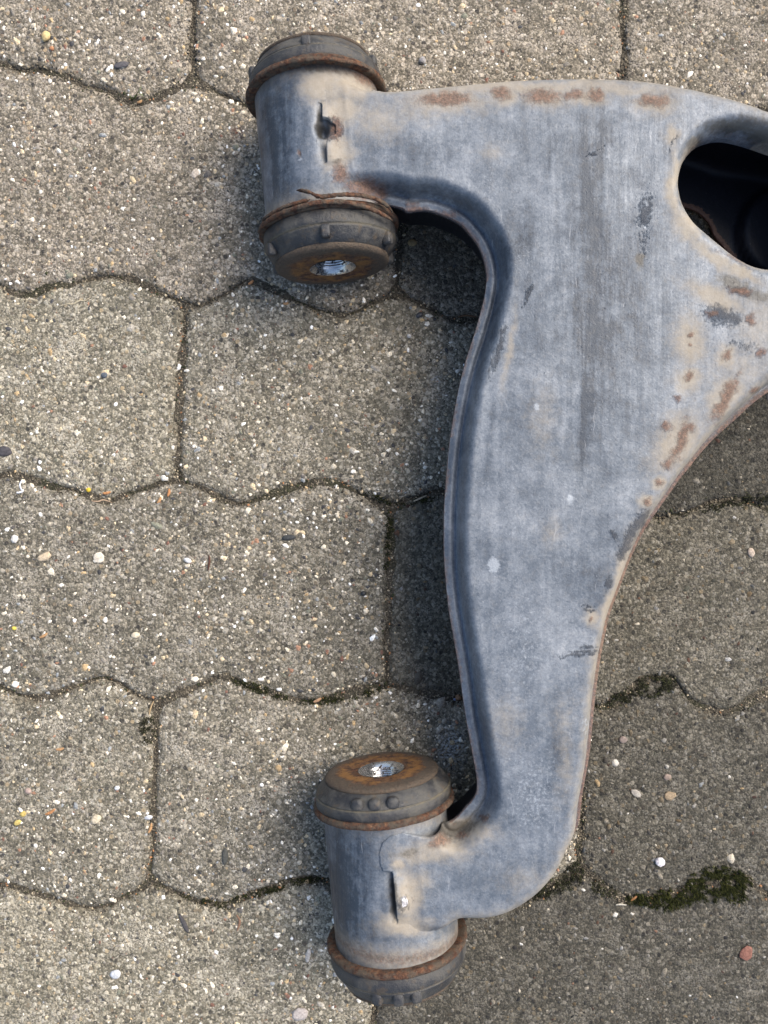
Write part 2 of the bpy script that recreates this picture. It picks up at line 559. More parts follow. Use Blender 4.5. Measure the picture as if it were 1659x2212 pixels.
def paver_field(x, y):
    """distance to the nearest joint (mm) at any point of the paving"""
    d = np.full(x.shape, 1e9)
    for k in range(-1, 9):
        d = np.minimum(d, np.abs(y - line_y(k, x)) * .93)
    for k in ROWS:
        yt, yb = line_y(k, x), line_y(k + 1, x)
        t = (yt - y) / np.maximum(yt - yb, 1)
        inrow = (t >= 0) & (t <= 1)
        for i, j in enumerate(row_joints(k)):
            dj = np.abs(x - joint_x(j, np.clip(t, 0, 1), k, i))
            d = np.where(inrow, np.minimum(d, dj), d)
    return d


def surf_noise(x, y):
    return (fbm(x / 30., y / 30., 21, 3) - .5) * 1.1 + (fbm(x / 4., y / 4., 31, 3) - .5) * .65 + (vnoise(x / 1.3, y / 1.3, 41) - .5) * .30


def edge_drop(d, x, y):
    dd = d + (fbm(x / 6., y / 6., 51, 3) - .5) * 3.0
    return -2.3 * np.exp(-np.maximum(dd, 0) / 1.3) - .9 * np.exp(-np.maximum(d, 0) / 9.0)


def top_z(x, y):
    d = paver_field(x, y)
    return edge_drop(d, x, y) + surf_noise(x, y)


BLOOMS = [(975, 1615, 26, 40), (940, 820, 12, 11, 0, .5)]


def gauss(px, py, lst):
    s = np.zeros(px.shape)
    for e in lst:
        cx, cy, rx, ry = e[:4]; a = R(e[4]) if len(e) > 4 else 0; w = e[5] if len(e) > 5 else 1.0
        dx, dy = px - cx, py - cy
        u = (dx * math.cos(a) + dy * math.sin(a)) / rx; v = (-dx * math.sin(a) + dy * math.cos(a)) / ry
        s = np.maximum(s, w * np.exp(-(u * u + v * v) * .9))
    return s


# joint filling: one sheet under all the stones
n_x, n_y = 400, 480
gx = np.linspace(-330, 330, n_x); gy = np.linspace(-420, 420, n_y)
GX, GY = np.meshgrid(gx, gy, indexing='ij')
gz = -2.3 + (fbm(GX / 14., GY / 14., 61, 4) - .5) * 4.0 + (vnoise(GX / 2., GY / 2., 66) - .5) * .5
V = np.stack([GX.ravel(), GY.ravel(), gz.ravel()], 1)
pavement = build('pavement', V, grid_faces(n_x, n_y), M_SOIL)
tag(pavement, kind='structure')
V = np.array([(-20000, -20000, -14.), (20000, -20000, -14.), (20000, 20000, -14.), (-20000, 20000, -14.)])
tag(build('ground', V, np.array([[0, 1, 2, 3]]), M_SOIL), kind='structure')

for k in ROWS:
    js = row_joints(k)
    for i in range(len(js) - 1):
        xm = (js[i][0] + js[i + 1][0]) / 2
        near = k in (0, 1, 2, 3, 4, 5)
        st = 1.15 if near and js[i][0] < 215 and js[i + 1][0] > -215 else 3.0
        nu = int((js[i + 1][0] - js[i][0]) / st); nv = int(ROW_MM / st)
        u = np.linspace(0, 1, nu); v = np.linspace(0, 1, nv)
        U, W = np.meshgrid(u, v, indexing='ij')
        g = .6
        X = js[i][0] + (js[i + 1][0] - js[i][0]) * U
        for _ in range(3):
            yt, yb = line_y(k, X) - g, line_y(k + 1, X) + g
            Y = yt + (yb - yt) * W
            jl = joint_x(js[i], W, k, i) + g; jr = joint_x(js[i + 1], W, k, i + 1) - g
            X = jl + (jr - jl) * U
        # rounded corners
        dx = np.minimum(X - jl, jr - X); dy = np.minimum(yt - Y, Y - yb) * .93
        d = np.minimum(dx, dy)
        d = np.where((dx < 7) & (dy < 7), 7 - np.sqrt(np.maximum(7 - dx, 0) ** 2 + np.maximum(7 - dy, 0) ** 2), d)
        tilt = (((k * 7 + i * 13) % 5) - 2) * .25
        Z = edge_drop(np.maximum(d, 0), X, Y) + surf_noise(X, Y) + tilt * (U - .5)
        V = np.stack([X.ravel(), Y.ravel(), Z.ravel()], 1)
        F = grid_faces(nu, nv)
        # side walls
        idx = np.arange(nu * nv).reshape(nu, nv)
        ring = np.concatenate([idx[:, 0], idx[-1, 1:], idx[-2::-1, -1], idx[0, -2:0:-1]])
        low = V[ring].copy(); low[:, 2] = -30.0
        b0 = len(V); V = np.concatenate([V, low])
        m = len(ring); q = np.arange(m); q2 = (q + 1) % m
        F = np.concatenate([F, np.stack([ring[q], b0 + q, b0 + q2, ring[q2]], 1)])
        F = F[:, ::-1]
        ppx, ppy = CX + V[:, 0] * PXMM, CY - V[:, 1] * PXMM
        ed = np.concatenate([d.ravel(), np.zeros(m)])
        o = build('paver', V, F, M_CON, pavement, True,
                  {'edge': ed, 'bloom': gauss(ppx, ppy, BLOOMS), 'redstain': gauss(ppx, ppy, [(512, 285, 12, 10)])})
        mid_px = CX + xm * PXMM
        o['tint_shade'] = float(max(0, min(1, .15 + .12 * math.sin(k * 2.3 + i) + ((.50 if k == 1 and js[i][0] * PXMM + CX < 1000 else .42 if k == 3 else .68 if k == 5 else .78) if shaded_paver(k, xm) else 0))))  # varied tone, plus soft shade painted into the right-hand pavers
        hv = ((k * 37 + i * 61) % 11) / 11.0
        w = (1.12 if k <= 1 else 1.0) * (.90 + .17 * hv)  # upper rows lightened, the light gradient put into their colour
        o['wash'] = (w * 1.06, w * 1.05, w * (1.03 - .04 * hv)) if k > 1 else (w * 1.10, w * 1.05, w * 1.02)
        if shaded_paver(k, xm):
            o['label'] = 'paver darkened by painted shade'

# ------------------------------------------------------------------ exposed aggregate and joint grit
PAL = np.array([(.62, .55, .43), (.50, .40, .26), (.40, .29, .16), (.70, .66, .58), (.33, .30, .25), (.20, .18, .15), (.11, .10, .09), (.05, .05, .052),
                (.17, .09, .065), (.30, .17, .11), (.16, .16, .12), (.24, .25, .25), (.76, .74, .70)])
PW = np.array([18, 13, 6, 11, 14, 10, 6, 6, 3, 4, 5, 5, 4.]); PW /= PW.sum()


def stones(n, xs, ys, zs, sizes, flat, pal, pw, name, mat, parent, sink=.35, nr=7, elong=1.9, shade_mul=1.0):
    """many irregular low stones as one mesh"""
    k = 2 * nr + 1
    ang = rng.uniform(0, 2 * np.pi, n); el = rng.uniform(1, elong, n)
    a = np.linspace(0, 2 * np.pi, nr, endpoint=False)[None] + rng.uniform(-.3, .3, (n, nr))
    r0 = rng.uniform(.75, 1.2, (n, nr))
    r1 = r0 * rng.uniform(.5, .8, (n, nr))
    hz = (sizes * flat)[:, None]
    def ring(r, zfac):
        lx = np.cos(a) * r * sizes[:, None] * .5 * np.sqrt(el)[:, None]; ly = np.sin(a) * r * sizes[:, None] * .5 / np.sqrt(el)[:, None]
        X = lx * np.cos(ang)[:, None] - ly * np.sin(ang)[:, None] + xs[:, None]
        Y = lx * np.sin(ang)[:, None] + ly * np.cos(ang)[:, None] + ys[:, None]
        Z = zs[:, None] + hz * (zfac + rng.uniform(-.12, .12, (n, nr)))
        return np.stack([X, Y, Z], -1)
    A = ring(r0, -sink); B = ring(r1, .75 - sink)
    T = np.stack([xs, ys, zs + hz[:, 0] * (1 - sink)], -1)[:, None]
    V = np.concatenate([A, B, T], 1).reshape(-1, 3)
    q = np.arange(nr); q2 = (q + 1) % nr
    f = np.concatenate([np.stack([q, q2, nr + q2], 1), np.stack([q, nr + q2, nr + q], 1), np.stack([nr + q, nr + q2, np.full(nr, 2 * nr)], 1)])
    F = (f[None] + (np.arange(n) * k)[:, None, None]).reshape(-1, 3)
    c = pal[rng.choice(len(pal), n, p=pw)] * rng.uniform(.85, 1.3, (n, 1)) * (shade_mul[:, None] if isinstance(shade_mul, np.ndarray) else shade_mul)
    C = np.repeat(np.concatenate([np.clip(c, 0, .9), np.ones((n, 1))], 1), k, 0)
    return build(name, V, F, mat, parent, True, cols=C)


n = 17500
xs = rng.uniform(-226, 226, n); ys = rng.uniform(-294, 294, n)
sz = np.clip(1.35 * np.exp(rng.normal(0, .45, n)), .6, 6.5)
zs = top_z(xs, ys)
keep = paver_field(xs, ys) > 1.5
dens = fbm(xs / 40., ys / 40., 71, 3)
keep &= rng.uniform(0, 1, n) < (.35 + 1.1 * dens)
shaded_side = np.zeros(n, bool)
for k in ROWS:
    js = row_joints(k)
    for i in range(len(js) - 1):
        if shaded_paver(k, (js[i][0] + js[i + 1][0]) / 2):
            shaded_side |= (xs > js[i][0]) & (xs < js[i + 1][0]) & (ys < line_y(k, xs)) & (ys > line_y(k + 1, xs))
keep &= ~(shaded_side & (rng.uniform(0, 1, n) < .45))
xs, ys, zs, sz, shaded_side = xs[keep], ys[keep], zs[keep], sz[keep], shaded_side[keep]
agg = stones(len(xs), xs, ys, zs + .02, sz, .24, PAL, PW, 'aggregate', M_AGG, pavement, .42, shade_mul=np.where(shaded_side, rng.choice([.22, .34, .62], len(xs), p=[.6, .3, .1]), 1.0))  # chips on the right-hand pavers carry the same painted shade
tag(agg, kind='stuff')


def along_joints(n, spread):
    """random points along the joint lines inside the frame"""
    px, py = [], []
    per = n // 6
    for k in range(0, 7):
        x = rng.uniform(-226, 226, per); y = line_y(k, x)
        px.append(x); py.append(y)
    for k in ROWS:
        for i, j in enumerate(row_joints(k)):
            m = per // 4
            t = rng.uniform(0, 1, m)
            x = joint_x(j, t, k, i); y = line_y(k, x) * (1 - t) + line_y(k + 1, x) * t
            px.append(x); py.append(y)
    x = np.concatenate(px); y = np.concatenate(py)
    x = x + rng.normal(0, spread, len(x)); y = y + rng.normal(0, spread, len(y))
    m = (np.abs(x) < 228) & (np.abs(y) < 295)
    return x[m], y[m]


def sheet_z(x, y):
    return -2.3 + (fbm(x / 14., y / 14., 61, 4) - .5) * 4.0


def ground_z(x, y):
    return np.maximum(top_z(x, y), sheet_z(x, y))


x, y = along_joints(9000, 1.7)
JP = np.array([(.04, .034, .025), (.08, .067, .048), (.13, .11, .08), (.20, .17, .12), (.42, .35, .24), (.03, .034, .014), (.3, .15, .07)])
JW = np.array([30, 28, 18, 10, 6, 10, 2.]); JW /= JW.sum()
grit = stones(len(x), x, y, ground_z(x, y), np.clip(.85 * np.exp(rng.normal(0, .35, len(x))), .4, 2.2), .55, JP, JW, 'joint_grit', M_AGG, pavement, .3, 6, 1.7)
tag(grit, kind='stuff')

# ------------------------------------------------------------------ moss
def moss(name, label, blobs, n, greens, hgt=(.5, 1.3)):
    n = int(n * (1 if hgt[1] > 2 else 3.2))
    xs, ys = [], []
    for (bx, by, rx, ry, a) in blobs:
        m = int(n * rx * ry / sum(b[2] * b[3] for b in blobs))
        r = np.sqrt(rng.uniform(0, 1, m)); t = rng.uniform(0, 2 * np.pi, m)
        u, v = r * np.cos(t) * rx, r * np.sin(t) * ry
        ca, sa = math.cos(R(a)), math.sin(R(a))
        qx, qy = bx + u * ca - v * sa, by + u * sa + v * ca
        nn = fbm(qx / 18., qy / 18., 91, 3)
        n2 = fbm(qx / 7., qy / 7., 97, 3)
        k = rng.uniform(0, 1, m) < np.clip((1.1 - r) * 1.5, 0, 1) * np.clip((nn - .30) * 5, 0, 1) * np.clip((n2 - .33) * 6, 0, 1)
        xs.append((qx[k] - CX) / PXMM); ys.append((CY - qy[k]) / PXMM)
    x = np.concatenate(xs); y = np.concatenate(ys)
    m = len(x)
    z = ground_z(x, y)
    h = rng.uniform(*hgt, m); w = rng.uniform(.25, .5, m); a = rng.uniform(0, 2 * np.pi, m)
    lean = rng.normal(0, .7, (m, 2))
    V = np.empty((m, 4, 3))
    for q in range(3):
        V[:, q, 0] = x + np.cos(a + q * 2.094) * w; V[:, q, 1] = y + np.sin(a + q * 2.094) * w; V[:, q, 2] = z - .3
    V[:, 3, 0] = x + lean[:, 0]; V[:, 3, 1] = y + lean[:, 1]; V[:, 3, 2] = z + h
    f = np.array([(0, 1, 3), (1, 2, 3), (2, 0, 3)])
    F = (f[None] + (np.arange(m) * 4)[:, None, None]).reshape(-1, 3)
    g = np.array(greens)
    c = g[rng.integers(0, len(g), m)] * rng.uniform(.6, 1.3, (m, 1))
    C = np.repeat(np.concatenate([c, np.ones((m, 1))], 1), 4, 0)
    o = build(name, V.reshape(-1, 3), F, M_MOSS, None, False, cols=C)
    return tag(o, label, 'moss', kind='stuff')


GREEN = [(.030, .036, .008), (.020, .025, .007), (.048, .050, .012), (.012, .015, .005)]
BLACK = [(.020, .020, .013), (.030, .030, .018), (.040, .044, .018), (.014, .014, .010)]
moss('moss', 'olive green moss cushion in the joint at the lower right', [(1540, 1912, 70, 40, -10), (1455, 1942, 60, 26, -10), (1590, 1915, 38, 38, 0), (1390, 1946, 40, 16, 0)], 9000, GREEN, (1.0, 2.8))
moss('moss', 'blackish moss in the joint right of the arm, middle of the right edge', [(1415, 1482, 52, 26, -8), (1345, 1508, 40, 18, -32)], 1500, BLACK)
moss('moss', 'dark moss in the joint just outside the bend of the lower arm', [(1240, 1895, 24, 34, 20), (1190, 1925, 45, 15, -25), (1305, 1925, 34, 20, 35)], 1500, BLACK)
moss('moss', 'dark moss strip at the right edge beside the rusty rim', [(1630, 1078, 46, 20, -12), (1560, 1095, 50, 12, -10)], 500, BLACK)
moss('moss', 'blackish moss in the short joint left of the lower bushing', [(318, 1578, 20, 32, 5)], 500, BLACK)
moss('moss', 'thin dark moss line along the joint left of the arm', [(840, 1145, 9, 60, 0), (835, 1205, 8, 30, 0), (820, 1078, 40, 8, 20), (900, 1083, 45, 7, -10)], 700, GREEN + BLACK)
moss('moss', 'thin dark moss line along the joint above the lower bushing', [(560, 1490, 70, 11, 18), (700, 1515, 60, 9, -5), (800, 1497, 40, 8, -20)], 900, BLACK + GREEN)
moss('moss', 'thin dark moss line along the joint left of the lower sleeve', [(560, 1932, 70, 8, -14), (660, 1905, 45, 9, -6), (440, 1950, 60, 9, 15)], 900, BLACK + GREEN)

# ------------------------------------------------------------------ control arm
AX0, AXS, AZ = -27.5, -.0965, 34.0          # bushing axis: x = AX0 + AXS*(y-145)
axis_x = lambda yy: AX0 + AXS * (yy - 145.0)
ADIR = np.array([AXS, 1.0, 0]); ADIR /= np.linalg.norm(ADIR)
ASIDE = np.array([ADIR[1], -ADIR[0], 0])    # towards +x

arm = bpy.data.objects.new('control_arm', None)
link(arm, None, Vector((axis_x(0) * MM, 0, 0)))
arm.empty_display_size = .03
tag(arm, 'weathered blue-grey pressed steel control arm with rusty rubber bushings, lying on the pavers', 'control arm')

Z_IN, Z_OUT, Z_TOP = 52.5, 42.0, 64.0
inner_px = [(868, 447), (880, 454), (902, 452), (926, 452), (952, 460), (978, 471), (998, 484), (1015, 503), (1033, 527), (1045, 556), (1051, 585), (1051.5, 607), (1047, 640), (1036, 684), (1023, 728), (1007, 777), (992, 836), (981, 895), (972, 953), (966, 1011), (961, 1077), (959, 1130), (960, 1213), (969, 1312), (980, 1378), (992, 1448), (1003, 1527), (1013, 1587), (1023, 1640), (1030, 1680), (1031, 1708), (1023, 1729), (1006, 1749), (994, 1763), (980, 1776)]
inner = [at(px, py, Z_IN) for px, py in inner_px]
inner = [(-16, 143.8), (-6, 143.6), (2, 143.2)] + inner
outer_px = [(997, 1997, 'S', 3.0), (1044, 1987, 'S', 5.0), (1086, 1972, 'S'), (1125, 1953, 'S'), (1160, 1927, 'S'), (1190, 1895, 'S'), (1214, 1856, 'S'), (1229, 1827, 'S'),
            (1251, 1776, 'L'), (1258, 1719, 'L'), (1265, 1680, 'L'), (1274, 1627, 'L'), (1281, 1560, 'L'), (1288, 1494, 'L'), (1298, 1421, 'L'), (1308, 1371, 'L'), (1318, 1328, 'L'), (1335, 1282, 'L'), (1351, 1239, 'L'), (1368, 1196, 'L'), (1389, 1153, 'L'), (1411, 1118, 'L'), (1440, 1077, 'L'), (1468, 1037, 'L'), (1490, 1010, 'L'), (1512, 982, 'L'), (1540, 951, 'L'), (1572, 921, 'L'), (1592, 904, 'L'), (1621, 877, 'L'), (1659, 848, 'L')]
top_px = [(1659, 247, 'S'), (1627, 236, 'S'), (1547, 212, 'S'), (1466, 193, 'S'), (1386, 180, 'S'), (1305, 174, 'S'), (1198, 173.5, 'S'), (1090, 178, 'S'), (983, 188, 'S'), (875, 198, 'S'), (835, 200, 'S')]


def plan(lst):
    """photo outline to plan outline: S = the turn of the sheet (z 57, 9 mm in from the lip), L = the lip itself"""
    P = []
    raw = [np.array(at(p[0], p[1], 57. if p[2] == 'S' else Z_OUT)) for p in lst]
    for i, p in enumerate(lst):
        t = raw[min(i + 1, len(raw) - 1)] - raw[max(i - 1, 0)]; t /= np.linalg.norm(t)
        nrm = np.array([t[1], -t[0]])
        P.append(raw[i] + (nrm * (p[3] if len(p) > 3 else 6.2) if p[2] == 'S' else 0))
    return P


outer = plan(outer_px)
tip = [(212, 76), (238, 88), (260, 104), (268, 126), (258, 148), (236, 168), (207, 183)]
topl = plan(top_px)
outer_all = [np.array(p) for p in outer] + [np.array(p) for p in tip] + topl
C_IN = catmull(inner, 5)
C_OUT = catmull(outer_all, 5)
# sleeve ends with the slots
ucap = [(-8, 195.5), (-16, 197.2), (-23, 199.6), (axis_x(199) - 6, 199.6), (axis_x(190) - 6, 190), (axis_x(184) - 6, 184.4), (-27.7, 184.2), (-27.5, 177)]
for q in range(7):
    a = R(75 - q * 25); jg = (.2, -.5, .5, -.1, .6, -.6, .1)[q]; ucap.append((-26.4 + (4.8 + jg) * math.cos(a), 172.0 + (4.8 + jg) * math.sin(a)))
ucap += [(-25.8, 165.5), (-25.5, 156.8), (axis_x(157) - 6, 156.6), (axis_x(152) - 6, 146.5), (-25, 144.4)]
lcap = [(20, -147.5), (8.5, -144.6), (3, -145.6), (-.6, -148.5), (-2.0, -153), (-1.8, -158), (-.5, -161.3), (4.05, -161.5), (4.9, -170), (6.3, -185.2), (4, -186.5), (8, -189), (16, -191.3), (24, -192.6), (30, -193)]
POLY = np.concatenate([C_IN, np.array(lcap), C_OUT, np.array(ucap)])
hole_px = [(1465.7, 365), (1458.7, 388), (1455.6, 412), (1458.7, 435.5), (1466, 459), (1485, 490), (1513, 515.6), (1541, 539), (1572, 563), (1607, 581.6), (1650, 588.7), (1705, 575), (1755, 537), (1785, 478), (1783, 420), (1750, 376), (1700, 346), (1659, 332), (1619, 318), (1583.5, 308), (1555, 304), (1531.7, 307), (1503.4, 318), (1482, 339)]
HOLE = catmull([at(px, py, 51) for px, py in hole_px], 4, True)


def prof_in(d):
    t = np.clip((d - 5.0) / 6.0, 0, 1)
    f = np.clip((d - 5.0) / 1.5, 0, 1)
    r = (1 - (1 - t) ** 2.4) * (f * f * (3 - 2 * f))
    return Z_IN + (Z_TOP - Z_IN) * r - 1.0 * np.exp(-((d - 5.1) / .9) ** 2) + .5 * np.exp(-((d - 2.6) / 1.5) ** 2) - .5 * np.clip(1 - d / 2, 0, 1)


def prof_out(d):
    t = np.clip((d - 3.0) / 10.0, 0, 1)
    f = np.clip((d - 3.0) / 1.2, 0, 1)
    r = (1 - (1 - t) ** 3.0) * (f * f * (3 - 2 * f))
    return Z_OUT + (Z_TOP - Z_OUT) * r - .6 * np.exp(-((d - 3.1) / .8) ** 2) - .5 * np.clip(1 - d / 2, 0, 1)


def smax(a, b, k):
    h = np.clip(.5 + .5 * (a - b) / k, 0, 1)
    return b * (1 - h) + a * h + k * h * (1 - h)


def heightfield(step, poly, holes, zfun, thick):
    lo = poly.min(0) - 3 * step; hi = poly.max(0) + 3 * step
    nx = int((hi[0] - lo[0]) / step) + 1; ny = int((hi[1] - lo[1]) / step) + 1
    X, Y = np.meshgrid(lo[0] + np.arange(nx) * step, lo[1] + np.arange(ny) * step, indexing='ij')
    ins = inside(X, Y, poly)
    for h in holes: ins &= ~inside(X, Y, h)
    cell = ins[:-1, :-1] | ins[1:, :-1] | ins[:-1, 1:] | ins[1:, 1:]
    used = np.zeros((nx, ny), bool)
    used[:-1, :-1] |= cell; used[1:, :-1] |= cell; used[:-1, 1:] |= cell; used[1:, 1:] |= cell
    idx = np.full((nx, ny), -1); idx[used] = np.arange(used.sum())
    x, y = X[used], Y[used]
    outp = ~ins[used]
    d, bx, by = seg_dist(x[outp], y[outp], poly, True)
    for h in holes:
        d2, b2x, b2y = seg_dist(x[outp], y[outp], h, True)
        m = d2 < d; bx = np.where(m, b2x, bx); by = np.where(m, b2y, by); d = np.minimum(d, d2)
    x[outp] = bx; y[outp] = by
    z, extra = zfun(x, y)
    I, J = np.nonzero(cell)
    F = np.stack([idx[I, J], idx[I + 1, J], idx[I + 1, J + 1], idx[I, J + 1]], 1)
    # boundary edges -> skirt
    e = np.concatenate([F[:, [0, 1]], F[:, [1, 2]], F[:, [2, 3]], F[:, [3, 0]]])
    key = e[:, 0].astype(np.int64) * 10000000 + e[:, 1]; rev = e[:, 1].astype(np.int64) * 10000000 + e[:, 0]
    be = e[~np.isin(key, rev)]
    bv = np.unique(be); mp = np.full(len(x), -1); mp[bv] = np.arange(len(bv)) + len(x)
    V = np.stack([x, y, z], 1)
    low = V[bv].copy(); low[:, 2] -= thick
    V = np.concatenate([V, low])
    F = np.concatenate([F, np.stack([be[:, 1], be[:, 0], mp[be[:, 0]], mp[be[:, 1]]], 1)])
    return V, F, extra, bv


def warp_px(px, py):
    return (px + (fbm(px / 16., py / 16., 501, 3) - .5) * 16 + (fbm(px / 60., py / 60., 521, 2) - .5) * 20,
            py + (fbm(px / 16., py / 16., 511, 3) - .5) * 16 + (fbm(px / 60., py / 60., 531, 2) - .5) * 20)


SLOT_U = np.array([(-27.7, 184.2), (-27.5, 177), (-25.8, 165.5), (-25.5, 156.8)])
SLOT_L = np.array([(4.05, -161.5), (4.9, -170), (6.3, -185.2)])
CAPU = np.array(ucap[:6]); CAPV = np.array(ucap[-2:] + [(-16, 143.8), (-8, 143.7)]); CAPL = np.array(lcap[9:])


def top_shell(x, y):
    d1 = seg_dist(x, y, C_IN)[0]; d2 = seg_dist(x, y, C_OUT)[0]
    dl = np.minimum(d1, d2)
    z = np.minimum(prof_in(d1), prof_out(d2))
    z = z + .9 * (1 - np.exp(-np.maximum(dl - 14, 0) / 25.)) - .0
    xr, yr = x * .79 + y * .61, y * .79 - x * .61
    z = z + (fbm(xr / 48., yr / 48., 101, 2) - .5) * 1.3 + (vnoise(xr / 11., yr / 11., 111) - .5) * .10
    # blends into the two sleeves
    ax = axis_x(y); q = (x - ax) * ADIR[1]
    cyl = AZ + np.sqrt(np.maximum(30.0 ** 2 - q * q, 0))
    insl = ((y > 138) | (y < -138)) & (q < 34)
    end = np.where(y > 0, 1.0, 0.0)
    z = z - 1.1 * np.exp(-np.maximum(q - 8, 0) / 30.) * (np.abs(y) > 120)
    zs = smax(z, cyl, 5.0)
    w = np.clip((34 - q) / 10, 0, 1) * insl
    z = z * (1 - w) + zs * w
    su = seg_dist(x, y, SLOT_U)[0]; sl = seg_dist(x, y, SLOT_L)[0]
    cu = np.minimum(seg_dist(x, y, CAPU)[0], seg_dist(x, y, CAPV)[0]); cl = seg_dist(x, y, CAPL)[0]
    up_off = -.35 + .65 * np.clip((np.minimum(cu, q) - 2) / 6, 0, 1) + 2.3 * np.exp(-(su / 4.5) ** 2) * np.clip(1 - ((y - 170.5) / 13.5) ** 2, 0, 1) ** .5
    lo_off = -.35 + .65 * np.clip((cl - 2) / 6, 0, 1) + .15 * np.clip((y + 166) / 8, 0, 1) * np.exp(-np.maximum(q - 4, 0) / 10) + 2.3 * np.exp(-(sl / 4.) ** 2) * np.clip(1 - ((y + 173.4) / 12.2) ** 2, 0, 1) ** .5
    near = np.clip((14 - q) / 8, 0, 1) * insl
    z = np.where(y > 0, z * (1 - near) + np.minimum(z, cyl) * near + up_off * near, z * (1 - near) + np.minimum(z, cyl) * near + lo_off * near)
    dive = np.exp(-(np.minimum(cl, np.where(y > 180, cu, 99)) / 3.5) ** 2) * insl * (q < 29.5)
    z = z * (1 - dive) + np.minimum(z, cyl - .4) * dive
    # rolled edge of the big hole
    dh = seg_dist(x, y, HOLE, True)[0]
    t = np.clip(1 - dh / 7.0, 0, 1)
    z = z - 12.5 * (1 - np.sqrt(np.maximum(1 - t * t, 0)))
    # weld spots
    z = z + 1.3 * np.exp(-(((x - 8.2) / 2.2) ** 2 + ((y + 176) / 2.4) ** 2)) * fbm(x * .8, y * .8, 5) * 1.4
    return z, (dl, dh, d1, d2, su, sl, q)


V, F, ex, bv = heightfield(.8, POLY, [HOLE], top_shell, 2.6)
dl, dh, d1, d2, su, sl, q = [np.concatenate([e, e[bv]]) for e in ex]
PX, PY = warp_px(*to_px(V[:, 0], V[:, 1], V[:, 2]))
skirt = np.zeros(len(V)); skirt[len(ex[0]):] = 1; skirt[bv] = 1
RUST_SPOTS = [(955, 213, 48, 12), (985, 214, 28, 13, 5), (1085, 205, 19, 10), (1175, 206, 34, 14), (1240, 205, 16, 8), (1288, 208, 20, 10), (1410, 217, 28, 11), (1570, 860, 9, 44, 27), (1470, 950, 10, 40, 20),
              (1578, 842, 9, 18, 15), (1558, 878, 8, 26, 38), (1478, 935, 9, 16, 25), (1462, 965, 9, 22, 20), (1441, 998, 8, 12, 10), (1440, 925, 9, 8), (1492, 920, 12, 9, -30),
              (1488, 818, 8, 10), (1463, 863, 8, 6), (1565, 768, 8, 10), (1490, 718, 6, 6), (1493, 745, 4, 4), (1535, 678, 7, 7), (1420, 1038, 6, 6), (1393, 1085, 7, 6), (1276, 1335, 5, 7),
              (1620, 690, 9, 11), (1648, 765, 9, 9), (1630, 838, 10, 6), (1600, 628, 20, 6), (740, 372, 14, 20), (790, 405, 34, 16, 10), (820, 420, 14, 14), (1042, 1772, 7, 8, 0, .7), (1000, 1810, 9, 6), (955, 1822, 18, 12), (795, 165, 34, 16, 25),
              (1590, 560, 40, 6, 32, .6), (905, 462, 30, 8), (955, 466, 30, 8), (890, 446, 18, 10, 0, .7), (729, 280, 12, 24, 0, 1.0), (640, 330, 4, 6)]
TAN_SPOTS = [(1120, 188, 330, 20, -1, .8), (1330, 190, 160, 18, 4, .7), (960, 215, 85, 32), (1090, 208, 40, 20), (1180, 208, 55, 26), (1270, 208, 55, 18), (1410, 222, 48, 22), (1455, 290, 16, 24), 
             (1490, 735, 30, 55), (1540, 640, 60, 22, 25), (1565, 770, 22, 26), (1488, 825, 30, 32), (1570, 860, 30, 60, 30), (1465, 955, 42, 70, 30), (1420, 1040, 14, 16), (1393, 1085, 16, 16), (1276, 1333, 20, 20),
             (1456, 400, 12, 80), (1480, 490, 22, 40, -40), (1545, 555, 60, 14, 40), (1610, 592, 40, 12, 20), (740, 240, 46, 36), (735, 330, 30, 40), (760, 180, 70, 40), (690, 180, 40, 40), (730, 150, 90, 18), (1060, 330, 25, 20, 0, .5), (900, 230, 80, 40, 0, .45), (820, 260, 60, 50, 0, .55),
             (880, 1935, 30, 60), (905, 1900, 30, 30, 0, .6), (870, 2000, 60, 25), (960, 1830, 55, 28), (1010, 1800, 50, 24), (1000, 1790, 40, 22), (900, 1845, 60, 20, 0, .7), (860, 1865, 18, 12),
             (1640, 700, 60, 80, 0, .5), (1600, 800, 80, 60, 0, .45), (1330, 1270, 16, 120, 18), (1300, 1400, 10, 120, 8), (1100, 760, 8, 90, 8, .6), (1190, 1150, 22, 30, 0, .35), (1090, 1560, 40, 60, 0, .35), (1220, 1650, 20, 80, 0, .4), (1215, 1560, 30, 60, 0, .3), (1130, 1900, 60, 30, 0, .35), (1170, 900, 30, 80, 0, .3)]
GRIME_SHADE = [(930, 400, 110, 16, 8, .4), (1030, 440, 30, 35, 40, .35), (1590, 275, 90, 26, -3, .95), (1500, 320, 16, 45, 30, .75), (1650, 300, 60, 30, 10, .9), (985, 1795, 60, 20, -10), (880, 1840, 60, 12, -8, .6), (1590, 615, 50, 16, 22), (690, 270, 9, 45), (848, 1940, 8, 60), (1378, 562, 12, 18), (735, 345, 20, 10, 0, .6), (760, 395, 60, 14, 0, .6), (1640, 640, 60, 20, 10, .8)]  # hole wall and inner bend entries are shade painted as colour
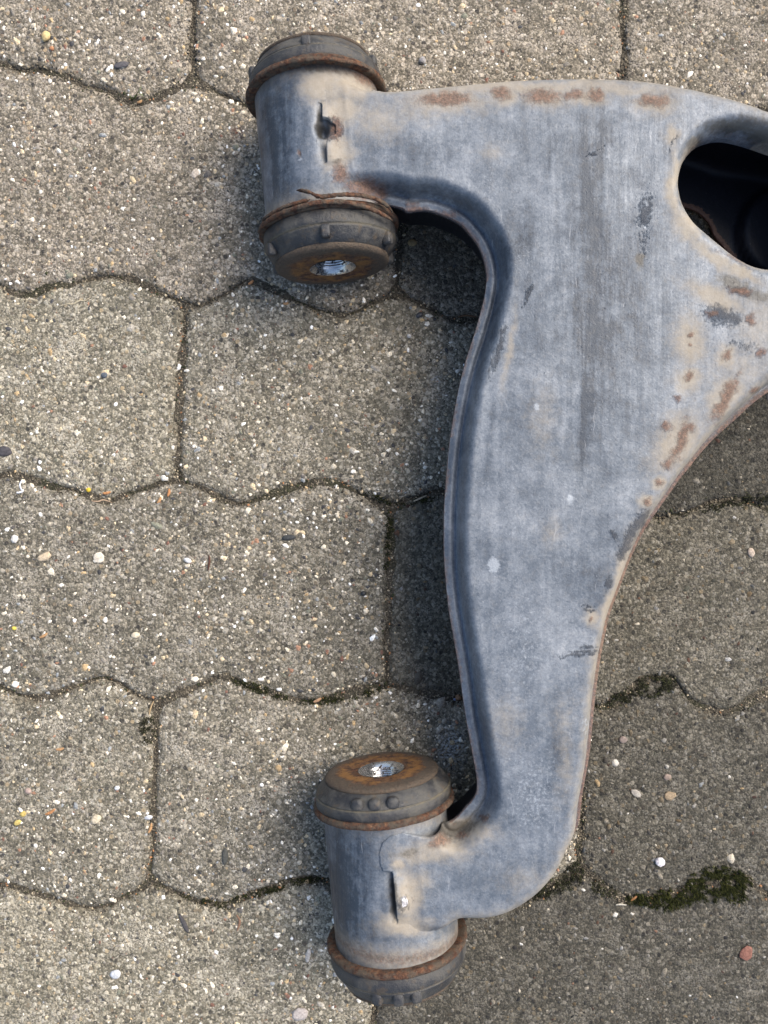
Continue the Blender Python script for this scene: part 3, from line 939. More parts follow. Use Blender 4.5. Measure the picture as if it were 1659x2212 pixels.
SCUFF = [(1389, 452, 15, 32, 5), (1386, 520, 10, 40, 0, .45), (1084, 720, 9, 14, 15), (1074, 765, 8, 44, 12), (1140, 640, 4, 28, 20), (1366, 1150, 10, 50, 28), (1385, 1120, 10, 20, 35), (1308, 1250, 9, 20, 15), (1345, 1190, 9, 26, 25), (1555, 680, 30, 20, 30), (1580, 690, 16, 14), (1600, 745, 40, 12, 0, .5),
         (1270, 1316, 28, 2.5, -4), (1268, 1308, 22, 2, -4), (1262, 1408, 38, 3, -8), (1270, 1398, 26, 2.5, -10), (1250, 1415, 45, 2.5, -8), (727, 262, 14, 8, 30), (735, 285, 10, 18, 0), (722, 300, 12, 7, -30), (868, 1952, 14, 14), (1280, 325, 24, 2, -14), (1290, 330, 18, 1.6, 22), (1455, 312, 3, 26, 35, .8), (1185, 1411, 3, 3), (1043, 1772, 10, 10, 0, .9), (1330, 1160, 6, 10)]
CHALK = [(1130, 1400, 90, 220, 0, .42), (1150, 1720, 90, 170, 0, .5), (1110, 1050, 60, 150, 0, .36), (1068, 1220, 13, 23, -12), (1158, 882, 8, 10), (1225, 1085, 10, 12), (1265, 1570, 12, 22, 0, .6), (1390, 440, 7, 16, 0, .8), (1387, 490, 5, 10, 0, .8), (1140, 1720, 40, 40, 0, .45), (1230, 1880, 60, 60, 0, .4), (1080, 1850, 50, 40, 0, .35), (1000, 200, 60, 8, 0, .4), (868, 1945, 7, 9, 0, 1), (645, 345, 3, 8), (1130, 560, 50, 60, 0, .38), (1060, 400, 50, 50, 0, .38), (1110, 1150, 20, 25, 0, .45)]
STREAK_SHADE = [(1290, 640, 130, 330, 0, .60), (1120, 540, 40, 110, 15, .4), (900, 320, 120, 40, 0, .3), (1270, 560, 26, 360, 0), (1265, 880, 24, 130, 0), (1305, 300, 20, 110, 0, .8), (1380, 640, 12, 140, 0, .6), (1200, 700, 10, 130, 0, .5), (1190, 330, 12, 80, 0, .5), (1150, 860, 8, 90, 0, .4), (1060, 950, 7, 80, 4, .6), (1330, 800, 14, 160, 0, .5), (1240, 1230, 60, 60, 0, .3), (1060, 690, 16, 90, 12, .6), (1200, 1600, 30, 90, 0, .3)]
no = fbm(V[:, 0] / 14., V[:, 1] / 14., 131, 4)
far_right = np.clip((V[:, 0] - 20) / 60, 0, 1)
edge_r = np.exp(-(dl / np.where(d2 < d1, 2.6, 1.9)) ** 2) * np.where(d2 < d1, 1.0, no > .44) * (.55 + .4 * (d2 < d1))
edge_r = np.maximum(edge_r, skirt * (dl < 1.5) * (.55 + .35 * no))
edge_r = np.maximum(edge_r, np.exp(-(dh / 1.6) ** 2) * .75 * no)
RUST_SPOTS = [(e[0], e[1], e[2] * 1.3, e[3] * 1.3) + tuple(e[4:]) for e in RUST_SPOTS]
STREAK_SHADE += [(600, 300, 40, 150, 0, .8), (745, 1950, 50, 160, 0, 1.1)]  # darker paint on the sleeves' left sides, with shade put into it
rust = np.maximum(gauss(PX, PY, RUST_SPOTS), edge_r)
tan = np.maximum(gauss(PX, PY, TAN_SPOTS), np.exp(-((d2 - 7) / 5.) ** 2) * (.35 + .5 * no))
tan = np.maximum(tan, np.exp(-(dh / 4.) ** 2) * .75 * (V[:, 1] < 170))
tan = np.maximum(tan, np.exp(-(su / 5.) ** 2) * .6)
grime_shade = np.maximum(gauss(PX, PY, GRIME_SHADE), np.exp(-((d1 - 5.2) / .9) ** 2) * .30)
grime_shade = np.maximum(grime_shade, np.exp(-((d1 - 6.) / 3.5) ** 2) * .45 * np.clip((V[:, 1] - 118) / 25, 0, 1))
grime_shade = np.maximum(grime_shade, np.exp(-((d1 - 4.) / 4) ** 2) * .65 * np.clip((-132 - V[:, 1]) / 12, 0, 1))
scuff = gauss(PX, PY, SCUFF)
o = build('arm_shell', V, F, M_STEEL, arm, True, {'rust': rust, 'tan': tan, 'grime_shade': grime_shade, 'scuff': scuff, 'chalk': gauss(PX, PY, CHALK), 'streak_shade': gauss(PX, PY, STREAK_SHADE)})

# lower shell with its opening under the big hole
rim_px = [(1452, 446), (1466, 454), (1484, 459), (1503, 468), (1525, 490), (1537, 518), (1560, 546), (1580, 575)]
RIM = np.array([at(px, py, 7) for px, py in rim_px]) + np.array([2.2, 2.6])
OPEN = np.concatenate([catmull(RIM, 3), (RIM + np.array([-12, -16]))[::-1]])
LPOLY = np.concatenate([C_IN[8:-3], np.array([(28, -152), (30, -190)]), C_OUT[4:-4], np.array([(0, 196), (0, 156)])])


def low_shell(x, y):
    d1 = seg_dist(x, y, C_IN)[0]; d2 = seg_dist(x, y, C_OUT)[0]
    d = np.minimum(d1, d2)
    f1 = np.clip((Z_TOP - prof_in(d1)) / (Z_TOP - Z_IN), 0, 1); f2 = np.clip((Z_TOP - prof_out(d2)) / (Z_TOP - Z_OUT), 0, 1)
    cx, cy = at(1705, 500, 12)
    rr = np.sqrt((x - cx) ** 2 + (y - cy) ** 2)
    z = 5.5 + np.maximum(f1 * (Z_IN - 8.3), f2 * (Z_OUT - 8.3)) + 7 * np.clip((26 - rr) / 3, 0, 1)
    return z, (seg_dist(x, y, RIM)[0],)


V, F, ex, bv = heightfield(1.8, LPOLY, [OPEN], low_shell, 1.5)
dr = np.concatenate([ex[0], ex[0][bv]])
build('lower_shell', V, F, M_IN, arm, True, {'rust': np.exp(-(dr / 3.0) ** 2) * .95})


# ---- lathe pieces round the bushing axis
def lathe(name, prof_, mat, parent, y0, ns=96, wob=0.0, wseed=0, attrs=None, tiltv=0.0, arc=None, dip=None):
    """prof_: (distance along the axis from y0, radius) pairs"""
    P = np.array(prof_, float)
    th = np.linspace(0, 2 * np.pi, ns, endpoint=False) if arc is None else np.linspace(R(arc[0]), R(arc[1]), ns)
    T, I = np.meshgrid(th, np.arange(len(P)), indexing='ij')
    s = P[I, 0]; r = P[I, 1]
    if wob:
        nz = fbm(np.cos(T) * 4 + wseed, np.sin(T) * 4 + P[I, 0] * .8, 7 + wseed, 3) - .5
        r = r + nz * wob * np.clip((r - 12) / 8, 0, 1); s = s + (fbm(np.cos(T) * 3 + 9, np.sin(T) * 3 + wseed, 17 + wseed, 3) - .5) * wob * 1.2
    s = s + tiltv * np.sin(T) * 0
    c = np.array([axis_x(y0), y0, AZ])
    V = c + s[..., None] * ADIR + (r * np.cos(T))[..., None] * ASIDE + (r * np.sin(T))[..., None] * np.array([0, 0, 1.0])
    F = grid_faces(ns, len(P), arc is None)
    V = V.reshape(-1, 3)
    if dip is not None:
        V = dip(V)
    return build(name, V, F, mat, parent, True, attrs(V) if attrs else None)


def steel_attrs(V):
    px, py = warp_px(*to_px(V[:, 0], V[:, 1], V[:, 2]))
    no = fbm(V[:, 0] / 8., V[:, 1] / 8., 171, 3)
    ye = np.minimum(np.abs(np.abs(V[:, 1]) - 138.5), np.abs(np.abs(V[:, 1]) - 201.5))
    z0 = np.zeros(len(V))
    return {'rust': np.maximum(gauss(px, py, RUST_SPOTS), np.exp(-(ye / 4.) ** 2) * .5), 'tan': np.maximum(gauss(px, py, TAN_SPOTS), np.exp(-(ye / 7.) ** 2) * .55),
            'grime_shade': np.maximum(gauss(px, py, [(690, 270, 12, 45), (848, 1940, 10, 60), (700, 145, 110, 16), (715, 275, 14, 18, 0, 1.0)]), np.exp(-(ye / 3.) ** 2) * .5), 'scuff': gauss(px, py, SCUFF),
            'chalk': gauss(px, py, CHALK), 'streak_shade': gauss(px, py, STREAK_SHADE)}


def slot_dip(V):
    for S, yc, hw in ((SLOT_U, 170.5, 14.5), (SLOT_L, -173.4, 12.6)):
        d = seg_dist(V[:, 0], V[:, 1], S)[0]
        k = np.clip(1 - ((V[:, 1] - yc) / hw) ** 2, 0, 1) ** .5
        V[:, 2] -= (V[:, 2] > 45) * 2.6 * np.exp(-(d / 2.6) ** 2) * k
    dn = np.hypot(V[:, 0] + 28.2, V[:, 1] - 172.0)
    V[:, 2] -= (V[:, 2] > 45) * 4.5 * np.exp(-(dn / 2.7) ** 4)
    return V


def dup(r0, r1, n):
    return [(a, b) for a, b in zip(np.linspace(r0[0], r1[0], n), np.linspace(r0[1], r1[1], n))]


def lug(parent, y0, s, r, ang, size, mat=None, rnd=.26):
    """a rounded rubber lug standing proud of the bushing"""
    bm = bmesh.new()
    bmesh.ops.create_cube(bm, size=1.0)
    bmesh.ops.bevel(bm, geom=bm.edges[:] + bm.verts[:], offset=rnd, segments=4, profile=.5, affect='EDGES')
    rad = np.array([math.cos(R(ang)), math.sin(R(ang))])
    er = ASIDE * rad[0] + np.array([0, 0, 1.]) * rad[1]
    et = -ASIDE * rad[1] + np.array([0, 0, 1.]) * rad[0]
    c = np.array([axis_x(y0), y0, AZ]) + ADIR * s + er * r
    V = np.array([c + et * (v.co.x * size[0]) + ADIR * (v.co.y * size[1]) + er * (v.co.z * size[2]) for v in bm.verts])
    F = [[v.index for v in f.verts] for f in bm.faces]
    bm.free()
    return build('lug', V, F, mat or M_RUB, parent, True)


def bushing_end(y_f, sgn, big, seed, ax=1.0):
    """one end of a bushing: y_f is where its flange sits, sgn the way it points along the axis"""
    S = lambda pts: [(sgn * s, r) for s, r in pts] if sgn > 0 else [(-s, r) for s, r in pts][::1]
    S2 = lambda pts: S([(s * ax if s > 0 else s, r) for s, r in pts])
    fl = S([(-1.2, 29.5), (-1.6, 32.5), (-1.3, 33.8), (-.3, 34.3), (.8, 34.2), (1.6, 33.6), (1.9, 32.0), (1.9, 28)])
    lathe('flange', fl, M_RUST, arm, y_f, 128, .9, seed)
    rb = 33.0 if big else 32.2
    rub = S2([(1.4, 29), (1.6, rb - .8), (2.4, rb), (7.6, rb + .1), (8.2, rb - .25), (8.45, rb - .9), (8.8, rb - .4), (9.6, rb - .7), (13.0, rb - 3.0), (15.6, rb - 4.6), (16.0, rb - 6.2), (16.0, 20)])
    o0 = np.array([axis_x(y_f), y_f, AZ])
    rubber = lathe('rubber_bushing', rub, M_RUB, arm, y_f, 128, .35, seed + 3, lambda V: {'seam': np.exp(-((np.abs((V - o0) @ ADIR) - 8.3 * ax) / .35) ** 2)})
    plate = S2([(15.4, 26.5), (15.6, 27.6), (16.6, 27.9), (17.6, 27.3), (18.3, 26.0), (18.5, 24), (18.55, 22), (18.55, 20), (18.5, 17.5), (18.5, 15), (18.4, 12.0), (18.2, 11.2)])
    ctr = lambda V: {'rad': np.sqrt(((V - (np.array([axis_x(y_f), y_f, AZ]) + ADIR * (((V - np.array([axis_x(y_f), y_f, AZ])) @ ADIR)[:, None]))) ** 2).sum(1))}
    pl = lathe('end_plate', plate, M_FACE, arm, y_f, 96, .5, seed + 5, ctr)
    bore = [(18.45, 11.35), (18.3, 11.0), (17.5, 10.2), (16.2, 9.0), (15.4, 8.6)]
    s = 15.2
    for k in range(9):
        bore += [(s, 8.6), (s - .35, 8.0), (s - .65, 8.0), (s - 1.0, 8.6)]; s -= 1.25
    bore += [(0, 8.2), (-8, 8.2), (-8.2, 0.01)]
    lathe('threaded_bore', S2(bore), M_BORE, pl, y_f, 64, .12, seed + 9)
    return rubber


ends = {}
for nm, y0, hl in (('upper', 169.8, 32.3), ('lower', -173.4, 33.2)):
    tube = dup((-hl, 30), (hl, 30), 64)
    lathe('bushing_sleeve', tube, M_STEEL, arm, y0, 256, .25, 3, steel_attrs, dip=slot_dip)
    core = [(-36, 28.6), (-33, 29.6), (33, 29.6), (36, 28.6)]
    ends[nm, 1] = bushing_end(y0 + hl, 1, nm == 'lower', 3 + int(y0) % 7, .88 if nm == 'upper' else .80)
    ends[nm, -1] = bushing_end(y0 - hl, -1, nm == 'lower', 5 + int(y0) % 5, 1.0)

yU, yL = 169.8, -173.4
for a in (91, 28, 152, -25, 205):
    lug(ends['upper', -1], yU - 32.3, -11.6, 31.0, a, (4.4, 6.0, 4.2))
for a in (92, 20, 160, 215):
    lug(ends['upper', 1], yU + 32.3, 9.2, 30.2, a, (4.6, 5.0, 4.2))
for a in (81, 96, 111):
    lug(ends['lower', 1], yL + 33.2, 9.4, 31.2, a, (5.8, 5.6, 4.4), rnd=.40)
for a in (77, 92, 110):
    lug(ends['lower', -1], yL - 33.2, -11.6, 31.0, a, (5.2, 6.0, 4.0), rnd=.34)


# ---- moulded characters on the rubber, worn almost away
def moulded(parent, y0, s, r, marks, size):
    V, F = [], []
    for ch, off in marks:
        cu = bpy.data.curves.new('moulded', 'FONT'); cu.body = ch; cu.size = size; cu.align_x = 'CENTER'; cu.extrude = .1; cu.resolution_u = 2
        to = bpy.data.objects.new('moulded', cu)
        me = to.to_mesh()
        b = len(V)
        for v in me.vertices:
            a = math.pi / 2 - (off + v.co.x) / r
            er = ASIDE * math.cos(a) + np.array([0, 0, 1.]) * math.sin(a)
            V.append(np.array([axis_x(y0), y0, AZ]) + ADIR * (s + v.co.y) + er * (r + v.co.z + .12))
        F += [[b + i for i in p.vertices] for p in me.polygons]
        to.to_mesh_clear(); bpy.data.objects.remove(to); bpy.data.curves.remove(cu)
    return build('moulded_lettering', V, F, M_RUB, parent, False)


moulded(ends['upper', -1], yU - 32.3, -6.2, 32.2, [('8', .8), ('=', 7.8), ('W', 11.4), ('/', 13.6), ('9', 17.8), ('8', 21.8)], 2.6)


# ---- flaking rust ribbons on the upper bushing
def ribbon(path, w, t, seed, name='rust_flake'):
    """path: list of (axial offset from yU, angle deg, radius)"""
    P = catmull(path, 10)
    n = len(P)
    V = []
    for i, (s, a, r) in enumerate(P):
        er = ASIDE * math.cos(R(a)) + np.array([0, 0, 1.]) * math.sin(R(a))
        c = np.array([axis_x(yU), yU, AZ]) + ADIR * s + er * r
        k = 1.0 - .75 * max(0, (i / (n - 1) - .85) / .15) - .75 * max(0, (.1 - i / (n - 1)) / .1)
        j = [(vnoise(np.array(i * .7 + q * 5.), np.array(seed * 2.2), 200 + q) - .5) * .9 for q in range(8)]
        for q in range(8):
            an = q / 8 * 2 * math.pi
            V.append(c + ADIR * (math.cos(an) * (w * k * .5) * (1 + j[q] * .7)) + er * (math.sin(an) * (t * k * .5) * (1 + j[q])))
    V = np.array(V)
    idx = np.arange(n * 8).reshape(n, 8)
    F = []
    for i in range(n - 1):
        for q in range(8):
            F.append((idx[i, q], idx[i, (q + 1) % 8], idx[i + 1, (q + 1) % 8], idx[i + 1, q]))
    F.append(tuple(idx[0][::-1])); F.append(tuple(idx[-1]))
    return build(name, V, F, M_RUST, arm, True)


ribbon([(-23.8, 112, 31.6), (-26.5, 101, 33.6), (-29.4, 93, 33.6), (-29.6, 80, 34.6), (-29.8, 66, 35.6), (-30.5, 52, 36.4), (-32, 40, 36.6), (-34, 31, 36.0)], 2.0, 1.6, 1)
ribbon([(-33.8, 165, 34.8), (-33.6, 145, 35.0), (-33.2, 128, 35.0), (-33.0, 110, 34.8), (-32.6, 95, 34.9), (-32.8, 80, 34.9), (-34.0, 64, 35.2), (-35.6, 52, 35.6), (-37.0, 40, 35.8), (-37.4, 31, 35.4)], 2.2, 1.7, 2)
ribbon([(-31.4, 150, 34.6), (-31.2, 130, 34.8), (-30.8, 112, 34.6), (-30.4, 100, 34.2)], 1.7, 1.5, 3)
ribbon([(31.6, 150, 34.4), (31.4, 128, 34.9), (31.5, 108, 34.8), (31.2, 86, 34.9), (31.0, 66, 34.8), (31.4, 40, 34.6)], 2.0, 1.6, 4)


def blob(name, V0, size, mat, parent, seed, label=None, rough=.35, sub=2):
    bm = bmesh.new(); bmesh.ops.create_icosphere(bm, subdivisions=sub, radius=1.0)
    V = []
    for v in bm.verts:
        c = v.co
        k = 1 + (fbm(np.array(c.x * 1.7 + seed * 3.1), np.array(c.y * 1.7 + c.z * 2.3 + seed), 300 + seed, 3) - .5) * 2 * rough
        V.append((V0[0] + c.x * size[0] * k, V0[1] + c.y * size[1] * k, V0[2] + c.z * size[2] * k))
    F = [[v.index for v in f.verts] for f in bm.faces]
    bm.free()
    return build(name, V, F, mat, parent, True)


wx, wy = at(1042, 1772, 37)
blob('weld_blob', (wx, wy, 37.5), (2.0, 2.2, 1.8), mat_plain('weld_slag', (.04, .04, .045), (.42, .40, .38), .6, .8), arm, 3)
wx, wy = at(868, 1952, 66)
blob('weld_blob', (wx, wy, 64.6), (2.6, 2.8, 1.5), mat_plain('bright_weld', (.09, .09, .10), (.62, .60, .60), .35, .6, .6), arm, 5)

# ------------------------------------------------------------------ loose bits lying on the paving
def pebble(name, label, cat, px, py, size, col, rot=0, seed=1, rough=.34, group=None, sub=2, flat=False, gl=.75):
    """size: length, width, height in mm"""
    x, y = at(px, py)
    z = float(ground_z(np.array([x]), np.array([y]))[0])
    bm = bmesh.new(); bmesh.ops.create_icosphere(bm, subdivisions=sub, radius=1.0)
    ca, sa = math.cos(R(rot)), math.sin(R(rot)); V = []
    for v in bm.verts:
        c = v.co
        k = 1 + max(rough, .24) / max(rough, 1e-6) * (fbm(np.array(c.x * 1.3 + seed * 3.7), np.array(c.y * 1.3 + c.z * 1.9 + seed * 1.3), 400 + seed, 3) - .5) * 2 * rough
        lx, ly, lz = c.x * size[0] * .5 * k, c.y * size[1] * .5 * k, c.z * size[2] * .5 * k
        V.append((x + lx * ca - ly * sa, y + lx * sa + ly * ca, z + size[2] * .38 + lz))
    F = [[v.index for v in f.verts] for f in bm.faces]
    bm.free()
    dk = tuple(q * .62 for q in col)
    m = mat_plain(name + '_surface', dk, col, gl, .9)
    o = build(name, V, F, m, None, not flat, base_origin=True)
    return tag(o, label, cat, group)


def strand(name, label, cat, pts, w, col, group=None, lift=.5, flatk=.5, taper=True):
    """thin bent bit: pts in photo px"""
    P = np.array([at(*p[:2]) for p in pts]); P = catmull(P, 6)
    z = ground_z(P[:, 0], P[:, 1]); z = np.convolve(np.pad(z, 3, 'edge'), np.ones(7) / 7, 'valid') + lift
    n = len(P); V = []
    T = np.gradient(P, axis=0); T /= np.linalg.norm(T, axis=1)[:, None] + 1e-9
    for i in range(n):
        k = w * .5 * (1 if not taper else .35 + .65 * math.sin(math.pi * (i + .5) / n))
        nx, ny = -T[i, 1], T[i, 0]
        for q in range(6):
            a = q / 6 * 2 * math.pi
            V.append((P[i, 0] + nx * math.cos(a) * k, P[i, 1] + ny * math.cos(a) * k, z[i] + math.sin(a) * k * flatk))
    idx = np.arange(n * 6).reshape(n, 6); F = []
    for i in range(n - 1):
        for q in range(6):
            F.append((idx[i, q], idx[i, (q + 1) % 6], idx[i + 1, (q + 1) % 6], idx[i + 1, q]))
    F.append(tuple(idx[0][::-1])); F.append(tuple(idx[-1]))
    m = mat_plain(name + '_surface', tuple(c * .65 for c in col), col, .7, 1.2)
    return tag(build(name, V, F, m, None, True, base_origin=True), label, cat, group)


pebble('pebble', 'smooth yellow pebble near the top left corner', 'pebble', 101, 82, (5.6, 4.4, 3.6), (.66, .50, .24), 60, 1, .15)
pebble('pebble', 'small orange pebble just below the yellow one', 'pebble', 113, 106, (2.6, 2.2, 1.5), (.50, .24, .12), 10, 2)
pebble('pebble', 'rough grey lump of stone right of the upper bushing, above the beam', 'pebble', 912, 132, (4.0, 4.2, 3.2), (.36, .34, .33), 20, 3, .45, flat=True)
pebble('pebble', 'white angular pebble at the lower right, above the green moss', 'pebble', 1425, 1860, (5.6, 4.6, 2.8), (.74, .70, .71), -25, 4, .35, flat=True)
pebble('pebble', 'flat brick red stone near the lower right corner', 'pebble', 1612, 2058, (7.4, 6.2, 1.4), (.24, .11, .08), 40, 5, .5, flat=True)
pebble('pebble', 'translucent white rounded pebble near the bottom left', 'pebble', 250, 2103, (6.2, 5.0, 2.2), (.58, .60, .62), 10, 6, .12, gl=.3)
pebble('pebble', 'cream oval pebble left of the lower sleeve', 'pebble', 208, 1769, (6.2, 4.2, 1.8), (.64, .55, .40), 30, 7, .15)
pebble('pebble', 'large white stone left of the middle, in the third row of pavers', 'pebble', 214, 1205, (6.0, 5.6, 1.6), (.72, .64, .52), 20, 8, .35, flat=True)
pebble('pebble', 'cream crumbly stone left of the large white one', 'pebble', 97, 1203, (8.0, 4.4, 1.2), (.60, .48, .33), 15, 9, .5)
pebble('pebble', 'white stone near the left edge, above the cream crumbly one', 'pebble', 33, 1164, (4.6, 4.2, 1.8), (.72, .68, .62), 50, 10, .3)
pebble('pebble', 'pale pointed chip in the first paver row, left of the upper sleeve', 'pebble', 422, 375, (5.2, 3.6, 1.3), (.64, .54, .43), 70, 11, .4, flat=True)
pebble('pebble', 'brown pebble against the lip of the arm', 'pebble', 991, 1508, (3.2, 3.6, 2.2), (.24, .14, .08), 40, 12, .3)
pebble('glass_chip', 'tiny blue chip beside the brown pebble at the arm', 'chip', 983, 1513, (1.5, 1.6, 1.0), (.30, .36, .58), 10, 13, .3, gl=.3)
pebble('crumb', 'bright yellow and white crumb in the joint at the left', 'crumb', 190, 1058, (3.0, 2.6, 1.8), (.72, .50, .05), 0, 14, .3)
pebble('crumb', 'tiny yellow crumb on the paver at the lower left', 'crumb', 31, 1357, (2.4, 2.0, 1.3), (.74, .58, .10), 0, 15, .3)
pebble('pebble', 'white oval pebble, middle of the third row', 'pebble', 406, 1210, (4.4, 2.6, 1.4), (.70, .69, .66), -25, 16, .2)
pebble('pebble', 'cream oval pebble, lower middle of the third row', 'pebble', 293, 1372, (5.0, 3.6, 1.6), (.66, .57, .42), 10, 17, .2)
pebble('pebble', 'round ochre pebble in the shade of the beam', 'pebble', 890, 524, (5.0, 3.8, 1.4), (.34, .25, .13), 0, 18, .25)
pebble('pebble', 'light square chip in the shade inside the bend', 'pebble', 884, 806 - 80, (2.6, 2.4, 1.4), (.62, .60, .58), 20, 19, .35)
pebble('pebble', 'pinkish round pebble right of the arm, lower of the pair', 'pebble', 1441, 1678, (4.2, 3.6, .9), (.26, .20, .165), 0, 20, .35)
pebble('pebble', 'pinkish round pebble right of the arm, upper of the pair', 'pebble', 1346, 1598, (4.4, 3.8, .9), (.24, .19, .165), 0, 21, .35)
pebble('pebble', 'tan crumbly stone right of the arm, between the joints', 'pebble', 1448, 1718, (6.2, 5.0, .9), (.33, .25, .16), 10, 22, .55)
pebble('pebble', 'cream broken chip left of the tan crumbly stone', 'pebble', 1375, 1713, (5.4, 3.4, .9), (.40, .365, .315), -35, 23, .5, flat=True)
pebble('pebble', 'flat dark slate chip, right part of the third row', 'pebble', 624, 1161, (8.0, 3.0, 1.1), (.06, .064, .064), 5, 24, .35)
pebble('pebble', 'long dark stone chip in the bottom left row', 'pebble', 398, 1996, (11.0, 2.6, 1.1), (.075, .07, .072), -65, 25, .25)
pebble('pebble', 'dark upright oval stone left of the lower sleeve', 'pebble', 486, 1850, (9.0, 3.6, 1.0), (.085, .085, .075), 88, 26, .2)
pebble('pebble', 'dark flat stone in the top left paver', 'pebble', 263, 141, (8.6, 3.6, 1.0), (.10, .095, .10), 12, 27, .25)
pebble('pebble', 'dark grey stone cut by the left edge', 'pebble', 8, 975, (9.0, 6.0, 1.0), (.075, .07, .075), 0, 28, .2)
pebble('pebble', 'dark glossy chip in the shade inside the bend', 'pebble', 907, 680, (4.6, 2.8, 1.3), (.07, .072, .08), 30, 29, .3, gl=.3)
pebble('pebble', 'black bead of stone near the middle joint', 'pebble', 785, 1282, (3.2, 2.8, 2.0), (.03, .033, .036), 0, 30, .2, gl=.35)
pebble('pebble', 'dark blue grey bead, upper left of the middle row', 'pebble', 226, 811, (3.6, 3.2, 1.8), (.11, .13, .155), 0, 31, .25)
pebble('pebble', 'white chip at the short joint in the lower left row', 'pebble', 320, 1767, (4.2, 2.4, 1.3), (.62, .63, .66), 10, 32, .35)
pebble('pebble', 'whitish slim stone at the left of the lower bushing', 'pebble', 666, 2062, (8.0, 3.0, 1.2), (.55, .51, .46), 80, 33, .35)
pebble('pebble', 'pale pebble at the right edge below the rusty rim', 'pebble', 1621, 1193, (4.0, 5.0, 1.4), (.44, .36, .29), 10, 34, .25)
pebble('pebble', 'pale ragged stone at the bottom left edge of the frame', 'pebble', 648, 2190, (9.0, 6.0, 1.2), (.52, .46, .42), 10, 35, .5)
pebble('pebble', 'white cube-like pebble in the lower left row', 'pebble', 254, 1701, (2.8, 2.4, 1.6), (.66, .67, .67), 20, 36, .3, flat=True)
pebble('pebble', 'dusky pink pebble at the left, lower left row', 'pebble', 62, 1708, (3.8, 3.4, 1.2), (.42, .32, .27), 0, 37, .2)
pebble('pebble', 'yellow leaf crumb, upper of the two at the lower left', 'crumb', 51, 1758, (4.0, 3.0, .9), (.60, .45, .14), 30, 38, .4)
pebble('pebble', 'yellow leaf crumb, lower of the two at the lower left', 'crumb', 38, 1777, (4.0, 2.6, .9), (.60, .46, .15), 30, 39, .4)

strand('white_fibre', 'curled white fibre by the left edge', 'fibre', [(47, 1038), (43, 1046), (45, 1055), (49, 1061), (42, 1064), (37, 1064)], .9, (.78, .80, .88), taper=False, lift=.8)
strand('dry_stem', 'thin curved dry stem on the left, under the second joint', 'dry stem', [(130, 662), (145, 657), (158, 657), (172, 650), (183, 650), (196, 642)], .8, (.50, .43, .30))
strand('dry_stem', 'thin dry stem in the joint near the yellow crumb', 'dry stem', [(196, 1082), (210, 1083), (222, 1080), (240, 1086)], .8, (.46, .33, .22))
strand('dry_stem', 'dark dry needle sticking out from under the arm', 'dry stem', [(990, 684), (1008, 681), (1030, 684)], 1.0, (.16, .09, .05), lift=1.2)
strand('dry_stem', 'pale grass straw touching the lip of the arm', 'dry stem', [(893, 1083), (907, 1077), (922, 1070)], 1.1, (.42, .36, .26), lift=1.0)
strand('dry_stem', 'upright straw in the short joint at the lower left', 'dry stem', [(322, 1545), (325, 1530), (330, 1516)], .9, (.40, .29, .16), lift=1.0)
strand('dry_stem', 'short wood splinter in the joint above the lower bushing', 'dry stem', [(677, 1517), (686, 1513), (694, 1508)], 1.7, (.50, .30, .17), lift=1.0)
strand('dry_stem', 'pale twig in the joint left of the green moss', 'dry stem', [(1330, 1955), (1340, 1954), (1354, 1956)], 1.0, (.50, .46, .38), lift=.8)
strand('dry_stem', 'dark red twig on the third row of pavers', 'dry stem', [(452, 1199), (453, 1212), (450, 1232)], 1.2, (.10, .045, .03))
strand('dry_stem', 'brown curved twig in the bottom left row', 'dry stem', [(511, 1976), (518, 1988), (516, 2000), (512, 2010)], 1.4, (.28, .16, .10))
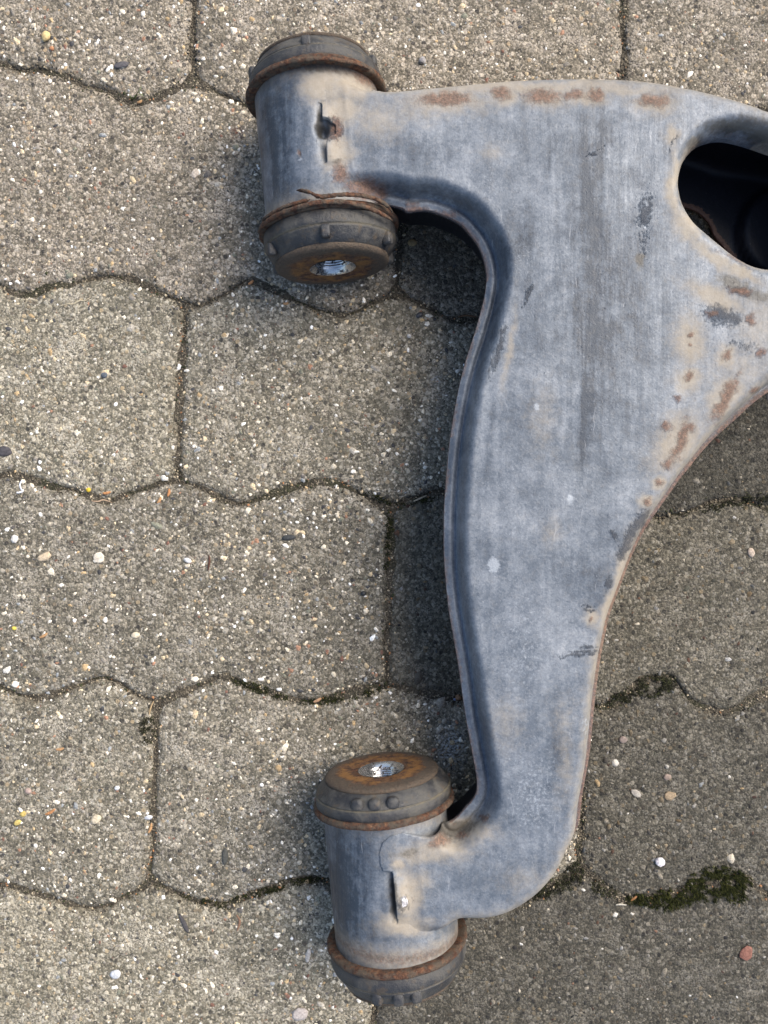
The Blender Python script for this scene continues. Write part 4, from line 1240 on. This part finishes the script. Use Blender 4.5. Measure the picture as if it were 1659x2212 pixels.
for i, (px, py, a, s, lb) in enumerate([(300, 217, 20, 3.0, 'orange seed husk beside the green sprout'), (541, 609, 40, 3.4, 'orange husk left of the upper bushing, on the joint'),
                                        (617, 655, 10, 3.0, 'orange husk under the upper bushing face'), (230, 1064, 10, 4.4, 'orange husk right of the yellow crumb'),
                                        (344, 1080, 60, 4.0, 'red orange husk below the third joint'), (364, 1064, 80, 4.2, 'slim orange husk by the third joint'),
                                        (95, 1372, 30, 5.0, 'reddish husk at the lower left of the third row'), (1370, 1942, 50, 4.2, 'orange husk next to the green moss'),
                                        (323, 1790, 75, 5.0, 'orange husk in the short joint at the lower left'), (110, 1752, 30, 6.0, 'rusty brown husk, left of the cream oval pebble'),
                                        (130, 1617, 10, 4.2, 'orange husk in the lower left paver')]):
    x0, y0 = px, py
    L = s * PXMM / 2; c, sn = math.cos(R(a)), -math.sin(R(a))
    strand('seed_husk', lb, 'seed husk', [(x0 - c * L, y0 - sn * L), (x0 - sn * L * .15, y0 + c * L * .15), (x0 + c * L, y0 + sn * L)], 1.6, (.50, .24, .10) if i % 2 else (.46, .27, .13), 'dry orange husks on the paving', lift=.7)

# green sprout in the top left joint
sp = bpy.data.objects.new('sprout', None)
sx, sy = at(288, 212); link(sp, None, Vector((sx * MM, sy * MM, -.002)))
tag(sp, 'tiny green sprout growing in the joint at the top left', 'sprout')


def blade(pts, w, col):
    V = []; F = []
    n = len(pts)
    for i, (px, py, z) in enumerate(pts):
        x, y = at(px, py, z); k = w * (1 - i / (n - 1)) * .5 + .08
        V += [(x - k, y - k * .5, z), (x + k, y + k * .5, z), (x, y, z - .35)]
    for i in range(n - 1):
        a = i * 3
        for q in range(3):
            F.append((a + q, a + (q + 1) % 3, a + 3 + (q + 1) % 3, a + 3 + q))
    F.append((0, 2, 1)); F.append((3 * n - 3, 3 * n - 2, 3 * n - 1))
    build('leaf', V, F, mat_plain('leaf_green', tuple(c * .6 for c in col), col, .6, 1.0), sp, True)


blade([(286, 216, -1), (294, 205, 2), (301, 195, 4), (306, 186, 5)], 1.6, (.20, .26, .10))
blade([(287, 216, -1), (298, 204, 3), (305, 203, 4), (310, 208, 4)], 1.3, (.24, .28, .13))
blade([(286, 217, -1), (283, 210, 2), (279, 204, 3)], 1.2, (.14, .18, .07))
